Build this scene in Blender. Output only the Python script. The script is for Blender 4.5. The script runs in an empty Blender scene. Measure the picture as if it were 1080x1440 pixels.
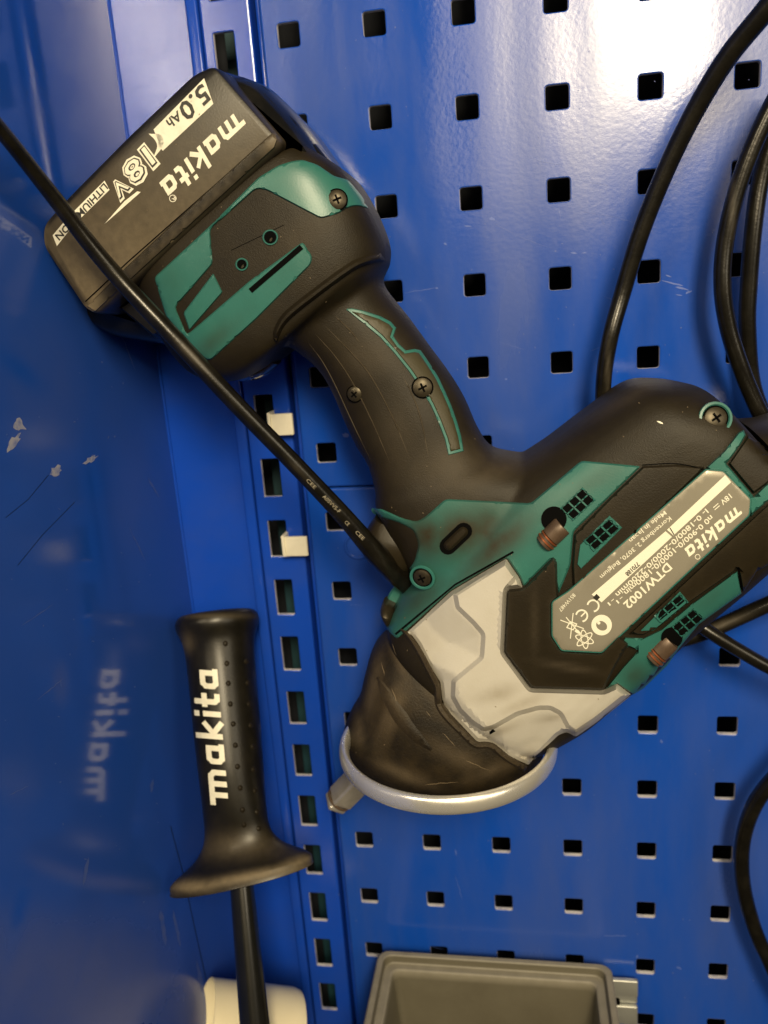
import bpy, bmesh, math, random
import numpy as np
from mathutils import Vector, Matrix
from mathutils.bvhtree import BVHTree
from mathutils.geometry import delaunay_2d_cdt
random.seed(5); rng = np.random.default_rng(5)
scene = bpy.context.scene
COL = scene.collection

# ------------------------------------------------------------------ camera
# Everything is measured in panel coordinates: x right, y up, h out from the face of the
# perforated panel (metres).  The panel stands upright: world = (x, -h, y + FLOOR).
FLOOR = 1.4
FPX = 1131.0
R = np.array([[0.98515838644414, -0.07198560660327938, -0.15582370185800343],
              [0.030188929996269587, 0.9663246576442449, -0.2555489865650082],
              [0.16897213416553147, 0.24705207643466648, 0.9541560089444762]])
CAM = np.array([0.096527782431648, -0.08253073889256153, 0.3913196352607656])
def W(p): return (p[0], -p[2], p[1] + FLOOR)
def Wn(a): a = np.asarray(a, float); return np.stack([a[..., 0], -a[..., 2], a[..., 1] + FLOOR], -1)
def ray(px, py): return R.T @ np.array([(px - 540) / FPX, -(py - 720) / FPX, -1.0])
def P(px, py, h):
    d = ray(px, py); return CAM + d * ((h - CAM[2]) / d[2])
def Q(X):
    c = R @ (np.asarray(X, float) - CAM); return np.array([540 + FPX * c[0] / -c[2], 720 - FPX * c[1] / -c[2]])

cam = bpy.data.cameras.new('camera'); camo = bpy.data.objects.new('camera', cam); COL.objects.link(camo)
cam.sensor_fit = 'VERTICAL'; cam.sensor_height = 36; cam.sensor_width = 27; cam.lens = FPX / 1440 * 36
cam.clip_start = .01; cam.clip_end = 50
ax = [Vector((r[0], -r[2], r[1])) for r in R]
m4 = Matrix.Identity(4)
for i in range(3):
    for j in range(3): m4[j][i] = ax[i][j]
m4.translation = Vector(W(CAM)); camo.matrix_world = m4
scene.camera = camo
cam.dof.use_dof = True; cam.dof.focus_distance = .318; cam.dof.aperture_fstop = 10

# ------------------------------------------------------------------ light
scene.view_settings.view_transform = 'Standard'; scene.view_settings.look = 'None'
scene.view_settings.exposure = 0.0; scene.view_settings.gamma = 1
world = bpy.data.worlds.new('World'); scene.world = world; world.use_nodes = True
bg = world.node_tree.nodes['Background']; bg.inputs[0].default_value = (.80, .72, .62, 1); bg.inputs[1].default_value = .032
def area(name, pos, target, sx, sy, power, color):
    l = bpy.data.lights.new(name, 'AREA'); l.shape = 'RECTANGLE'; l.size = sx; l.size_y = sy; l.energy = power; l.color = color
    o = bpy.data.objects.new(name, l); COL.objects.link(o)
    a, b = Vector(W(pos)), Vector(W(target)); o.location = a
    o.rotation_euler = (b - a).to_track_quat('-Z', 'Y').to_euler(); return o
area('ceiling_lamp', (.29, .36, 1.0), (.10, -.2, 0), .17, .32, 13.5, (1, .84, .56))
area('ceiling_bounce', (.36, .43, 1.5), (.1, -.2, 0), .80, .62, 9.5, (1, .80, .50))
area('second_lamp', (-.52, .60, 1.5), (0, -.2, 0), .26, .28, 6, (1, .82, .52))
area('side_fill', (1.05, .15, 1.0), (0, -.2, 0), .5, .5, 4, (1, .86, .62))  # added fill from the right to brighten the side wall
scene.cycles.use_denoising = True
scene.cycles.max_bounces = 8

# ------------------------------------------------------------------ materials
def mat(name, base, rough=.5, metal=0., var=None, vscale=60., vamt=.5, rvar=.0, bump=.0, bscale=800., spec=.5, coat=0., attr=None, stretch=None, crough=.1, wave=0.):
    m = bpy.data.materials.new(name); m.use_nodes = True; nt = m.node_tree; N = nt.nodes; L = nt.links
    b = N['Principled BSDF']; b.inputs['Base Color'].default_value = (*base, 1); b.inputs['Roughness'].default_value = rough
    b.inputs['Metallic'].default_value = metal; b.inputs['Specular IOR Level'].default_value = spec
    b.inputs['Coat Weight'].default_value = coat; b.inputs['Coat Roughness'].default_value = crough
    tc = N.new('ShaderNodeTexCoord'); src = tc.outputs['Object']
    if stretch:
        mp = N.new('ShaderNodeMapping'); mp.inputs['Scale'].default_value = stretch; L.new(src, mp.inputs[0]); ssrc = mp.outputs[0]
    else: ssrc = src
    colour = None
    if var:
        n = N.new('ShaderNodeTexNoise'); n.inputs['Scale'].default_value = vscale; n.inputs['Detail'].default_value = 7; n.inputs['Roughness'].default_value = .62
        L.new(ssrc, n.inputs['Vector'])
        r = N.new('ShaderNodeMapRange'); r.inputs[1].default_value = .42; r.inputs[2].default_value = .72; r.inputs[4].default_value = vamt; L.new(n.outputs[0], r.inputs[0])
        x = N.new('ShaderNodeMix'); x.data_type = 'RGBA'; x.inputs[6].default_value = (*base, 1); x.inputs[7].default_value = (*var, 1)
        L.new(r.outputs[0], x.inputs[0]); colour = x.outputs[2]
        if rvar:
            rr = N.new('ShaderNodeMapRange'); rr.inputs[1].default_value = .3; rr.inputs[2].default_value = .7
            rr.inputs[3].default_value = max(.03, rough - rvar); rr.inputs[4].default_value = min(1, rough + rvar); L.new(n.outputs[0], rr.inputs[0]); L.new(rr.outputs[0], b.inputs['Roughness'])
    if attr:                                   # grime and painted sheen laid down per vertex ('dirt' attribute)
        at = N.new('ShaderNodeAttribute'); at.attribute_name = 'dirt_sheen'
        n2 = N.new('ShaderNodeTexNoise'); n2.inputs['Scale'].default_value = attr[1]; n2.inputs['Detail'].default_value = 6; L.new(src, n2.inputs['Vector'])
        mu = N.new('ShaderNodeMath'); mu.operation = 'MULTIPLY_ADD'; mu.inputs[1].default_value = .8; L.new(n2.outputs[0], mu.inputs[0]); mu.inputs[2].default_value = .5
        m2 = N.new('ShaderNodeMath'); m2.operation = 'MULTIPLY'; m2.use_clamp = True; L.new(mu.outputs[0], m2.inputs[0]); L.new(at.outputs['Fac'], m2.inputs[1])
        x2 = N.new('ShaderNodeMix'); x2.data_type = 'RGBA'; x2.inputs[6].default_value = (*base, 1); x2.inputs[7].default_value = (*attr[0], 1)
        if colour: L.new(colour, x2.inputs[6])
        L.new(m2.outputs[0], x2.inputs[0]); colour = x2.outputs[2]
        if len(attr) > 2:
            mr = N.new('ShaderNodeMapRange'); mr.inputs[3].default_value = rough; mr.inputs[4].default_value = attr[2]; L.new(m2.outputs[0], mr.inputs[0]); L.new(mr.outputs[0], b.inputs['Roughness'])
    if colour: L.new(colour, b.inputs['Base Color'])
    if bump:
        n3 = N.new('ShaderNodeTexNoise'); n3.inputs['Scale'].default_value = bscale; n3.inputs['Detail'].default_value = 3; L.new(src, n3.inputs['Vector'])
        bp = N.new('ShaderNodeBump'); bp.inputs['Strength'].default_value = bump; bp.inputs['Distance'].default_value = .0004
        L.new(n3.outputs[0], bp.inputs['Height']); L.new(bp.outputs[0], b.inputs['Normal'])
        if wave:                               # slow unevenness of thin sheet
            n4 = N.new('ShaderNodeTexNoise'); n4.inputs['Scale'].default_value = 14; n4.inputs['Detail'].default_value = 1; L.new(ssrc, n4.inputs['Vector'])
            b2 = N.new('ShaderNodeBump'); b2.inputs['Strength'].default_value = 1; b2.inputs['Distance'].default_value = wave
            L.new(n4.outputs[0], b2.inputs['Height']); L.new(b2.outputs[0], bp.inputs['Normal'])
    return m
BLUE = (.006, .060, .39)
M = {}
M['panel'] = mat('blue_powder_coat', BLUE, .17, var=(.052, .084, .27), vscale=9, vamt=.62, rvar=.11, bump=.10, bscale=420, spec=.5, stretch=(1.7, 1, .4), wave=.0016)
M['rail'] = mat('blue_rail_paint', (.008, .058, .44), .17, var=(.025, .065, .34), vscale=30, vamt=.4, rvar=.08, bump=.06, bscale=500)
M['wall'] = mat('blue_wall_paint', (.008, .064, .385), .055, spec=.65, bump=.02, bscale=300, attr=((.050, .085, .31), 40., .42))
M['edge'] = mat('highlit_cut_edge', (.58, .57, .62), .4, var=(.08, .12, .4), vscale=150, vamt=.7)  # pale cut edge; highlight of the lit hole walls is put into the colour
M['cavity'] = mat('dark_cavity', (.004, .006, .012), .8)
M['cavity_teal'] = mat('dark_teal_backing', (.004, .030, .040), .6, var=(.01, .06, .09), vscale=40)
M['rubber'] = mat('dark_overmould', (.0112, .0082, .0036), .52, spec=.26, var=(.020, .0148, .0064), vscale=70, vamt=.65, rvar=.07, bump=.34, bscale=2100, attr=((.085, .066, .042), 300., .75))
M['rubber2'] = mat('dark_overmould_panel', (.0130, .0096, .0044), .45, spec=.28, var=(.021, .0155, .0068), vscale=60, vamt=.6, rvar=.07, bump=.18, bscale=1500, attr=((.085, .066, .042), 300., .75))
M['teal'] = mat('teal_plastic', (.027, .130, .112), .36, spec=.40, var=(.024, .098, .082), vscale=55, vamt=.5, rvar=.08, bump=.09, bscale=1500, attr=((.026, .0215, .0095), 120., .5))
M['black'] = mat('black_plastic', (.0062, .0054, .0036), .33, spec=.38, var=(.017, .0145, .009), vscale=90, vamt=.6, rvar=.07, bump=.1, bscale=1500, attr=((.16, .125, .075), 320., .7))
M['gloss'] = mat('glossy_black_plastic', (.006, .006, .006), .16, var=(.02, .018, .014), vscale=120, vamt=.5, bump=.05, bscale=700)
M['boot'] = mat('dark_rubber_boot', (.0085, .0060, .0027), .56, spec=.28, var=(.036, .0245, .0098), vscale=40, vamt=.9, rvar=.1, bump=.5, bscale=1100, attr=((.10, .075, .045), 200., .7))
M['grey'] = mat('grey_cast_housing', (.47, .45, .40), .40, var=(.42, .395, .335), vscale=90, vamt=.5, rvar=.06, bump=.12, bscale=1400, attr=((.16, .125, .07), 260., .6))
M['label'] = mat('grey_foil_label', (.27, .25, .20), .30, metal=.25, var=(.235, .215, .17), vscale=80, vamt=.5, bump=.03)
M['print'] = mat('pale_print', (.78, .75, .62), .42, var=(.55, .52, .42), vscale=250, vamt=.5)
M['label_print'] = mat('pale_label_print', (.74, .72, .60), .4)
M['dark_print'] = mat('dark_print', (.02, .018, .014), .45)
M['hole'] = mat('black_opening', (.002, .002, .002), .9, spec=.05)
M['screw'] = mat('blackened_screw', (.050, .041, .025), .40, metal=.6, var=(.022, .018, .011), vscale=400, vamt=.7)
M['chrome'] = mat('chromed_steel', (.96, .94, .88), .30, metal=.78, var=(.72, .66, .55), vscale=70, vamt=.55, rvar=.1, bump=.05, bscale=500)
M['anvil'] = mat('dull_steel', (.54, .51, .47), .30, metal=.65, var=(.34, .31, .27), vscale=200, vamt=.5)
M['brass'] = mat('brown_brush_cap', (.10, .065, .042), .42, metal=.3, var=(.05, .035, .024), vscale=300, vamt=.6)
M['copper'] = mat('copper_ring', (.34, .11, .045), .38, metal=.7)
M['cable'] = mat('black_cable_sheath', (.0048, .0042, .0030), .25, spec=.42, var=(.014, .012, .008), vscale=120, vamt=.6, rvar=.07, bump=.12, bscale=700, attr=((.12, .1, .07), 300., .7))
M['clip'] = mat('cream_clip_plastic', (.72, .68, .55), .45, var=(.6, .56, .44), vscale=150, vamt=.5)
M['cream'] = mat('cream_roll_plastic', (.80, .72, .50), .5, var=(.74, .66, .45), vscale=40, vamt=.5)
M['bin'] = mat('grey_bin_plastic', (.105, .095, .068), .46, var=(.075, .066, .045), vscale=30, vamt=.6, rvar=.08, bump=.15, bscale=900, attr=((.26, .24, .19), 150., .6))
M['galv'] = mat('galvanised_steel', (.52, .53, .50), .38, metal=.7, var=(.40, .41, .38), vscale=120, vamt=.6)
M['scratch'] = mat('pale_scratch', (.06, .11, .40), .45)
M['inlay'] = mat('olive_grip_inlay', (.036, .031, .014), .5, var=(.048, .041, .019), vscale=60, vamt=.6, bump=.2, bscale=1800, attr=((.085, .066, .042), 300., .75))
M['smudge'] = mat('dusty_smudge', (.060, .095, .31), .5, var=(.012, .066, .37), vscale=260, vamt=.9)
M['faded'] = mat('faded_cable_print', (.26, .23, .17), .5)
M['dark_line'] = mat('dark_blue_line', (.004, .018, .09), .5)
M['scuff'] = mat('tan_scuff', (.16, .12, .07), .6)
M['chip'] = mat('bare_metal_chip', (.34, .34, .42), .45, var=(.03, .08, .34), vscale=420, vamt=.8)
M['rod'] = mat('black_lacquered_rod', (.006, .006, .005), .24, coat=.4, var=(.012, .011, .009), vscale=80, vamt=.5)
M['amber'] = mat('dark_lens', (.03, .022, .016), .1, coat=.6)

# ------------------------------------------------------------------ objects
def props(o, label=None, cat=None, group=None, kind=None):
    if label: o['label'] = label
    if cat: o['category'] = cat
    if group: o['group'] = group
    if kind: o['kind'] = kind
    return o
def root(name, at, label, cat, group=None):
    o = bpy.data.objects.new(name, None); o.empty_display_size = .01; COL.objects.link(o); o.location = W(at); o['_o'] = 0
    del o['_o']; o['origin_h'] = [float(v) for v in at]
    return props(o, label, cat, group)
def base_of(parent):
    while parent is not None:
        if 'origin_h' in parent: return np.array(parent['origin_h'])
        parent = parent.parent
    return np.zeros(3)
def obj(name, V, F, material, parent=None, smooth=True, angle=.6, mats=None, mi=None, dirt_sheen=None, origin=None, flat_mi0=False):
    V = np.asarray(V, float).reshape(-1, 3)
    o0 = base_of(parent) if parent is not None else (np.zeros(3) if origin is None else np.asarray(origin, float))
    d = V - o0; w = np.stack([d[:, 0], -d[:, 2], d[:, 1]], 1)
    me = bpy.data.meshes.new(name); me.from_pydata(w.tolist(), [], [list(map(int, f)) for f in F]); me.validate(); me.update()
    for m in (mats or [material]): me.materials.append(m)
    if mi is not None: me.polygons.foreach_set('material_index', mi)
    if smooth:
        me.shade_smooth(); me.set_sharp_from_angle(angle=angle)
        if flat_mi0 and len(me.polygons) == len(mi):
            z = np.zeros(len(mi) * 3); me.polygons.foreach_get('normal', z); z = z.reshape(-1, 3)
            me.polygons.foreach_set('use_smooth', ~((np.abs(z[:, 1]) > .999)))
    if dirt_sheen is not None:
        a = me.attributes.new('dirt_sheen', 'FLOAT', 'POINT'); a.data.foreach_set('value', np.asarray(dirt_sheen, np.float32))
    o = bpy.data.objects.new(name, me); COL.objects.link(o)
    if parent is not None: o.parent = parent
    else: o.location = W(o0)
    return o
def recalc(V, F):
    bm = bmesh.new(); vs = [bm.verts.new(v) for v in V]
    for f in F:
        try: bm.faces.new([vs[i] for i in f])
        except ValueError: pass
    bmesh.ops.recalc_face_normals(bm, faces=bm.faces); bm.verts.index_update()
    Fo = [[v.index for v in f.verts] for f in bm.faces]; bm.free(); return V, Fo
class MB:
    def __init__(s): s.V = []; s.F = []
    def add(s, V, F):
        n = len(s.V); s.V += [tuple(map(float, v)) for v in V]; s.F += [[i + n for i in f] for f in F]; return s
def cat_rom(pts, n):
    p = np.asarray(pts, float); q = np.vstack([2 * p[0] - p[1], p, 2 * p[-1] - p[-2]]); out = []
    for i in range(1, len(q) - 2):
        for t in np.arange(n) / n:
            a, b, c, d = q[i - 1], q[i], q[i + 1], q[i + 2]
            out.append(.5 * (2 * b + (c - a) * t + (2 * a - 5 * b + 4 * c - d) * t * t + (3 * b - a - 3 * c + d) * t ** 3))
    out.append(p[-1]); return np.array(out)
def rings(Rg, cap=True, closed=False):
    V = []; F = []; n = len(Rg[0])
    for r in Rg: V += [tuple(v) for v in r]
    K = len(Rg)
    for k in range(K if closed else K - 1):
        for j in range(n):
            a, b = k * n + j, k * n + (j + 1) % n; c, d = ((k + 1) % K) * n + (j + 1) % n, ((k + 1) % K) * n + j
            F.append([a, b, c, d])
    if cap and not closed:
        for k, s in ((0, 1), (K - 1, -1)):
            c = len(V); V.append(tuple(np.mean(Rg[k], 0)))
            for j in range(n):
                f = [c, k * n + (j + 1) % n, k * n + j]; F.append(f if s > 0 else f[::-1])
    return recalc(V, F)
def loft(st, sub=5, seg=44):
    """st: (Lpx, Lpy, Rpx, Rpy, h, depth up, depth down, exponent)"""
    s = cat_rom(np.array(st, float), sub); out = []
    t = np.linspace(0, 2 * np.pi, seg, endpoint=False); up = np.array([0, 0, 1.])
    for (lx, ly, rx, ry, h, bu, bd, n) in s:
        l, r = P(lx, ly, h), P(rx, ry, h); c = (l + r) / 2; a = (r - l) / 2
        ct, sn = np.cos(t), np.sin(t); ce = np.sign(ct) * np.abs(ct) ** (2 / n); se = np.sign(sn) * np.abs(sn) ** (2 / n)
        out.append(c + ce[:, None] * a + (se * np.where(se > 0, bu, bd))[:, None] * up)
    return rings(out)
def poly_offset(p, d):
    """shift every vertex of a 2-D polygon inwards by d"""
    p = np.asarray(p, float); a = np.roll(p, 1, 0); b = np.roll(p, -1, 0)
    area = np.sum(p[:, 0] * b[:, 1] - b[:, 0] * p[:, 1]); sg = 1 if area > 0 else -1
    e1 = p - a; e2 = b - p; e1 /= np.linalg.norm(e1, axis=1)[:, None] + 1e-12; e2 /= np.linalg.norm(e2, axis=1)[:, None] + 1e-12
    n1 = np.stack([-e1[:, 1], e1[:, 0]], 1) * sg; n2 = np.stack([-e2[:, 1], e2[:, 0]], 1) * sg
    m = n1 + n2; k = np.maximum(.5, np.sum(m * n1, 1)); return p + m / k[:, None] * d
def dens(p, s, closed=True):
    p = np.asarray(p, float); out = []
    for i in range(len(p) if closed else len(p) - 1):
        a, b = p[i], p[(i + 1) % len(p)]; n = max(1, int(round(np.linalg.norm(b - a) / s)))
        for k in range(n): out.append(a + (b - a) * k / n)
    if not closed: out.append(p[-1])
    return np.array(out)
def round_poly(p, r, n=4):
    """round the corners of a polygon with radius-like length r"""
    p = np.asarray(p, float); out = []
    for i in range(len(p)):
        a, b, c = p[i - 1], p[i], p[(i + 1) % len(p)]
        d1, d2 = np.linalg.norm(a - b), np.linalg.norm(c - b); q = min(r, d1 * .45, d2 * .45)
        s, e = b + (a - b) / d1 * q, b + (c - b) / d2 * q
        for t in np.linspace(0, 1, n + 1): out.append((1 - t) ** 2 * s + 2 * t * (1 - t) * b + t * t * e)
    return np.array(out)
def prism(poly, levels):
    """poly: outline in px; levels: (h_ref, h, inset in m): the outline is read at h_ref, shrunk by inset, set at h"""
    Rg = []
    for hr, h, ins in levels:
        q = np.array([P(x, y, hr)[:2] for x, y in poly]); q = poly_offset(q, ins); Rg.append(np.c_[q, np.full(len(q), h)])
    V = [tuple(v) for r in Rg for v in r]; n = len(poly); F = []
    for k in range(len(Rg) - 1):
        for j in range(n): F.append([k * n + j, k * n + (j + 1) % n, (k + 1) * n + (j + 1) % n, (k + 1) * n + j])
    F.append(list(range(n))[::-1]); F.append([(len(Rg) - 1) * n + j for j in range(n)])
    return recalc(V, F)
def tube(pts, r, seg=14, sub=8, cap=True, closed=False):
    p = np.asarray(pts, float)
    if sub > 1: p = cat_rom(p, sub)
    rr = np.full(len(p), r) if np.isscalar(r) else np.interp(np.linspace(0, 1, len(p)), np.linspace(0, 1, len(r)), r)
    T = np.gradient(p, axis=0)
    if closed: T = np.roll(p, -1, 0) - np.roll(p, 1, 0)
    T /= np.linalg.norm(T, axis=1)[:, None]; u = np.cross(T[0], [.3, .5, .8]); u /= np.linalg.norm(u); out = []
    a = np.linspace(0, 2 * np.pi, seg, endpoint=False)
    for k in range(len(p)):
        u = u - T[k] * (u @ T[k]); u /= np.linalg.norm(u); w = np.cross(T[k], u)
        out.append(p[k] + rr[k] * (np.cos(a)[:, None] * u + np.sin(a)[:, None] * w))
    return rings(out, cap, closed)
def box(c, s, rot=None):
    c = np.array(c, float); s = np.array(s, float) / 2
    v = np.array([(x, y, z) for x in (-1, 1) for y in (-1, 1) for z in (-1, 1)]) * s
    if rot is not None: v = v @ np.asarray(rot).T
    return v + c, [[0, 1, 3, 2], [4, 6, 7, 5], [0, 4, 5, 1], [2, 3, 7, 6], [0, 2, 6, 4], [1, 5, 7, 3]]
def rbox(c, s, bev, rot=None, seg=3):
    V, F = box((0, 0, 0), s); bm = bmesh.new(); vs = [bm.verts.new(v) for v in V]
    for f in F: bm.faces.new([vs[i] for i in f])
    bmesh.ops.recalc_face_normals(bm, faces=bm.faces)
    bmesh.ops.bevel(bm, geom=list(bm.edges), offset=bev, segments=seg, affect='EDGES', profile=.5)
    bm.verts.index_update(); V = np.array([v.co[:] for v in bm.verts]); F = [[v.index for v in f.verts] for f in bm.faces]; bm.free()
    if rot is not None: V = V @ np.asarray(rot).T
    return V + np.array(c), F

# ---- surfaces: pieces moulded on to a body ---------------------------------
def lift(h, n, z):
    d = h - CAM; d = d / np.linalg.norm(d); return h - d * (z / max(.45, -float(n @ d)))
class Surf:
    def __init__(s, parts):
        V = []; F = []; s.floor = .038 if any(v is globals().get('HV') for v, _ in parts) else -1
        for v, f in parts:
            n = len(V); V += [Vector(tuple(map(float, q))) for q in v]; F += [[i + n for i in g] for g in f]
        s.b = BVHTree.FromPolygons(V, F)
    def hit(s, x, y, hm=.05):
        d = Vector(ray(x, y)).normalized(); h, n, _, _ = s.b.ray_cast(Vector(CAM), d)
        if h is None or h[2] < s.floor:        # past the outline of the body: the piece wraps round its side
            h, n = Vector(P(x, y, hm)), -d
        if n.dot(d) > 0: n = -n
        return np.array(h), np.array(n)
def inside(pts, poly):
    x, y = pts[:, 0], pts[:, 1]; c = np.zeros(len(pts), bool); q = np.roll(poly, 1, 0)
    for (x1, y1), (x2, y2) in zip(poly, q):
        k = ((y1 > y) != (y2 > y)); xx = (x2 - x1) * (y - y1) / (y2 - y1 + 1e-15) + x1; c ^= k & (x < xx)
    return c
def bdist(pts, poly):
    a = poly; b = np.roll(poly, -1, 0); d = np.full(len(pts), 1e9)
    for p, q in zip(a, b):
        e = q - p; t = np.clip(((pts - p) @ e) / (e @ e + 1e-12), 0, 1); d = np.minimum(d, np.linalg.norm(pts - p - t[:, None] * e, axis=1))
    return d
def blobs(px, spec):
    d = np.zeros(len(px))
    for b in spec:
        x, y, rx = b[:3]; ry = b[3]; s = b[4]; a = math.radians(b[5]) if len(b) > 5 else 0
        dx, dy = px[:, 0] - x, px[:, 1] - y; u = dx * math.cos(a) + dy * math.sin(a); v = -dx * math.sin(a) + dy * math.cos(a)
        d = np.maximum(d, s * np.exp(-((u / rx) ** 2 + (v / ry) ** 2)))
    return d
def shell_mesh(polys, surf, rise, edge=3., step=7., sink=.0006, rule='any', hm=.05, flat=.35, lin=False):
    polys = [np.asarray(p, float) for p in polys]; polys = [dens(p, step) for p in polys]
    allp = np.vstack(polys); lo, hi = allp.min(0), allp.max(0); pts = []; edges = []
    for p in polys:
        n = len(pts); pts += p.tolist(); edges += [(n + i, n + (i + 1) % len(p)) for i in range(len(p))]
    def keep(c):
        ins = np.array([inside(c, p) for p in polys])
        return ins.any(0) if rule == 'any' else (ins.sum(0) % 2 == 1)
    def dist(c): return np.min([bdist(c, p) for p in polys], 0)
    extra = []
    if edge > 0:
        for p in polys:
            for k in (.5, 1.):
                for sg in ((1,) if rule == 'any' else (1, -1)):
                    q = poly_offset(p, sg * edge * k); ok = keep(q) & (dist(q) > .8 * edge * k); extra.append(q[ok])
    gx, gy = np.meshgrid(np.arange(lo[0] + step * .5, hi[0], step), np.arange(lo[1] + step * .5, hi[1], step)); gx = gx + (np.arange(gx.shape[0]) % 2)[:, None] * step * .5
    g = np.c_[gx.ravel(), gy.ravel()]; g = g[keep(g)]; g = g[dist(g) > max(edge * 1.35, step * .5)] if len(g) else g; extra.append(g)
    ex = np.vstack(extra) if extra else np.zeros((0, 2)); pts += ex.tolist()
    r = delaunay_2d_cdt([Vector(q) for q in pts], edges, [], 0, 1e-5)
    v2 = np.array([q[:] for q in r[0]]); F = [list(f) for f in r[2]]
    F = np.array([f for f in F if len(f) == 3]); c = v2[F].mean(1); F = F[keep(c)]
    used = np.unique(F); mp = -np.ones(len(v2), int); mp[used] = np.arange(len(used)); F = mp[F]; v2 = v2[used]
    d = dist(v2) if rule != 'any' or len(polys) == 1 else np.minimum(dist(v2), 1e9)
    V = np.zeros((len(v2), 3))
    for i, (x, y) in enumerate(v2):
        h, n = surf.hit(x, y, hm); n = n * (1 - flat) + np.array([0, 0, 1.]) * flat; n /= np.linalg.norm(n)
        rz = rise(x, y) if callable(rise) else rise
        if edge > 0:
            t = min(1., d[i] / edge); z = rz if t >= 1 else -sink + (rz + sink) * (t if lin else math.sin(t * math.pi / 2))
        else: z = rz
        V[i] = lift(h, n, z)
    tri = V[F]; nz = np.cross(tri[:, 1] - tri[:, 0], tri[:, 2] - tri[:, 0])
    fl = np.einsum('ij,ij->i', nz, CAM - tri.mean(1)) < 0; F[fl] = F[fl][:, ::-1]
    return V, F.tolist(), v2, d
def shell(name, polys, surf, rise, material, parent, edge=3., step=7., rule='any', dirt_sheen=None, wear=0., kind=None, hm=.05, flat=.35, label=None, angle=.6, sink=.0006, lin=False):
    if np.asarray(polys[0]).ndim == 1: polys = [polys]
    V, F, v2, d = shell_mesh(polys, surf, rise, edge, step, sink, rule, hm, flat, lin)
    dd = blobs(v2, dirt_sheen) if dirt_sheen else np.zeros(len(v2))
    if wear: dd = np.maximum(dd, wear * np.exp(-(d / (edge * 1.3 + .1)) ** 2))
    o = obj(name, V, F, material, parent, dirt_sheen=dd, angle=angle); props(o, label=label, kind=kind); o_mesh[o.name] = (V, F); return o
o_mesh = {}
def ribbon(path, w):
    p = np.asarray(path, float); T = np.gradient(p, axis=0); T /= np.linalg.norm(T, axis=1)[:, None] + 1e-9; n = np.stack([-T[:, 1], T[:, 0]], 1)
    w = np.full(len(p), w) if np.isscalar(w) else np.interp(np.linspace(0, 1, len(p)), np.linspace(0, 1, len(w)), w)
    return np.vstack([p + n * w[:, None] / 2, (p - n * w[:, None] / 2)[::-1]])
def circ(x, y, r, n=20, ry=None, a=0): 
    t = np.linspace(0, 2 * np.pi, n, endpoint=False); u, v = r * np.cos(t), (ry or r) * np.sin(t); a = math.radians(a)
    return np.c_[x + u * math.cos(a) - v * math.sin(a), y + u * math.sin(a) + v * math.cos(a)]
# ---- lettering --------------------------------------------------------------
def stroke_rect(a, b, w, ext=0.):
    a, b = np.array(a, float), np.array(b, float); d = (b - a) / np.linalg.norm(b - a); n = np.array([-d[1], d[0]]) * w / 2; a = a - d * ext; b = b + d * ext
    return np.array([a + n, b + n, b - n, a - n])
def logo_polys():
    w = .30; P_ = []; x0 = 0
    def S(pts, ext=.0, ww=w):
        for a, b in zip(pts[:-1], pts[1:]): P_.append(stroke_rect((a[0] + x0, a[1]), (b[0] + x0, b[1]), ww, ext))
        for q in pts[1:-1]: P_.append(np.array([(q[0] + x0 - ww * .48, q[1] - ww * .3), (q[0] + x0 - ww * .3, q[1] - ww * .48), (q[0] + x0 + ww * .3, q[1] - ww * .48), (q[0] + x0 + ww * .48, q[1] - ww * .3), (q[0] + x0 + ww * .48, q[1] + ww * .3), (q[0] + x0 + ww * .3, q[1] + ww * .48), (q[0] + x0 - ww * .3, q[1] + ww * .48), (q[0] + x0 - ww * .48, q[1] + ww * .3)]))
    S([(-.30, .86), (1.32, .86), (1.50, .68), (1.50, 0)]); S([(.27, .9), (.27, 0)]); S([(.88, .9), (.88, 0)]); x0 += 1.95
    def A():
        S([(.88, 1.0), (.88, .14), (1.12, .14)], 0); S([(.88, .86), (.32, .86), (.16, .70), (.16, .30), (.32, .14), (.9, .14)])
    A(); x0 += 1.38
    S([(.16, 0), (.16, 1.5)]); S([(.92, 1.02), (.30, .50)], .0, .28); S([(.30, .52), (.95, -.02)], .0, .30); x0 += 1.22
    S([(.16, 0), (.16, 1.0)]); S([(.16, 1.2), (.16, 1.48)]); x0 += .55
    S([(.28, 1.42), (.28, .30), (.42, .14), (.74, .14)]); S([(-.02, .86), (.74, .86)]); x0 += .98
    A(); x0 += 1.25
    return P_, x0
LOGO, LOGO_W = logo_polys()
def px_map(o, xd, xs, ys, shear=0.):
    """unit letter space -> px: baseline start o, reading direction xd (px), scale xs along and ys up"""
    xd = np.array(xd, float); xd /= np.linalg.norm(xd); up = np.array([xd[1], -xd[0]]); o = np.array(o, float)
    return lambda q: o + (np.asarray(q)[:, 0:1] + shear * np.asarray(q)[:, 1:2]) * xs * xd + np.asarray(q)[:, 1:2] * ys * up
def logo(parent, surf, start, end, xh, material, rise=.00012, shear=.22, name='lettering', step=9.):
    s, e = np.array(start, float), np.array(end, float); f = px_map(s, e - s, np.linalg.norm(e - s) / LOGO_W, xh, shear)
    V, F, _, _ = shell_mesh([f(q) for q in LOGO], surf, rise, 0, step, rule='any', flat=.2)
    return obj(name, V, F, material, parent)
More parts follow.
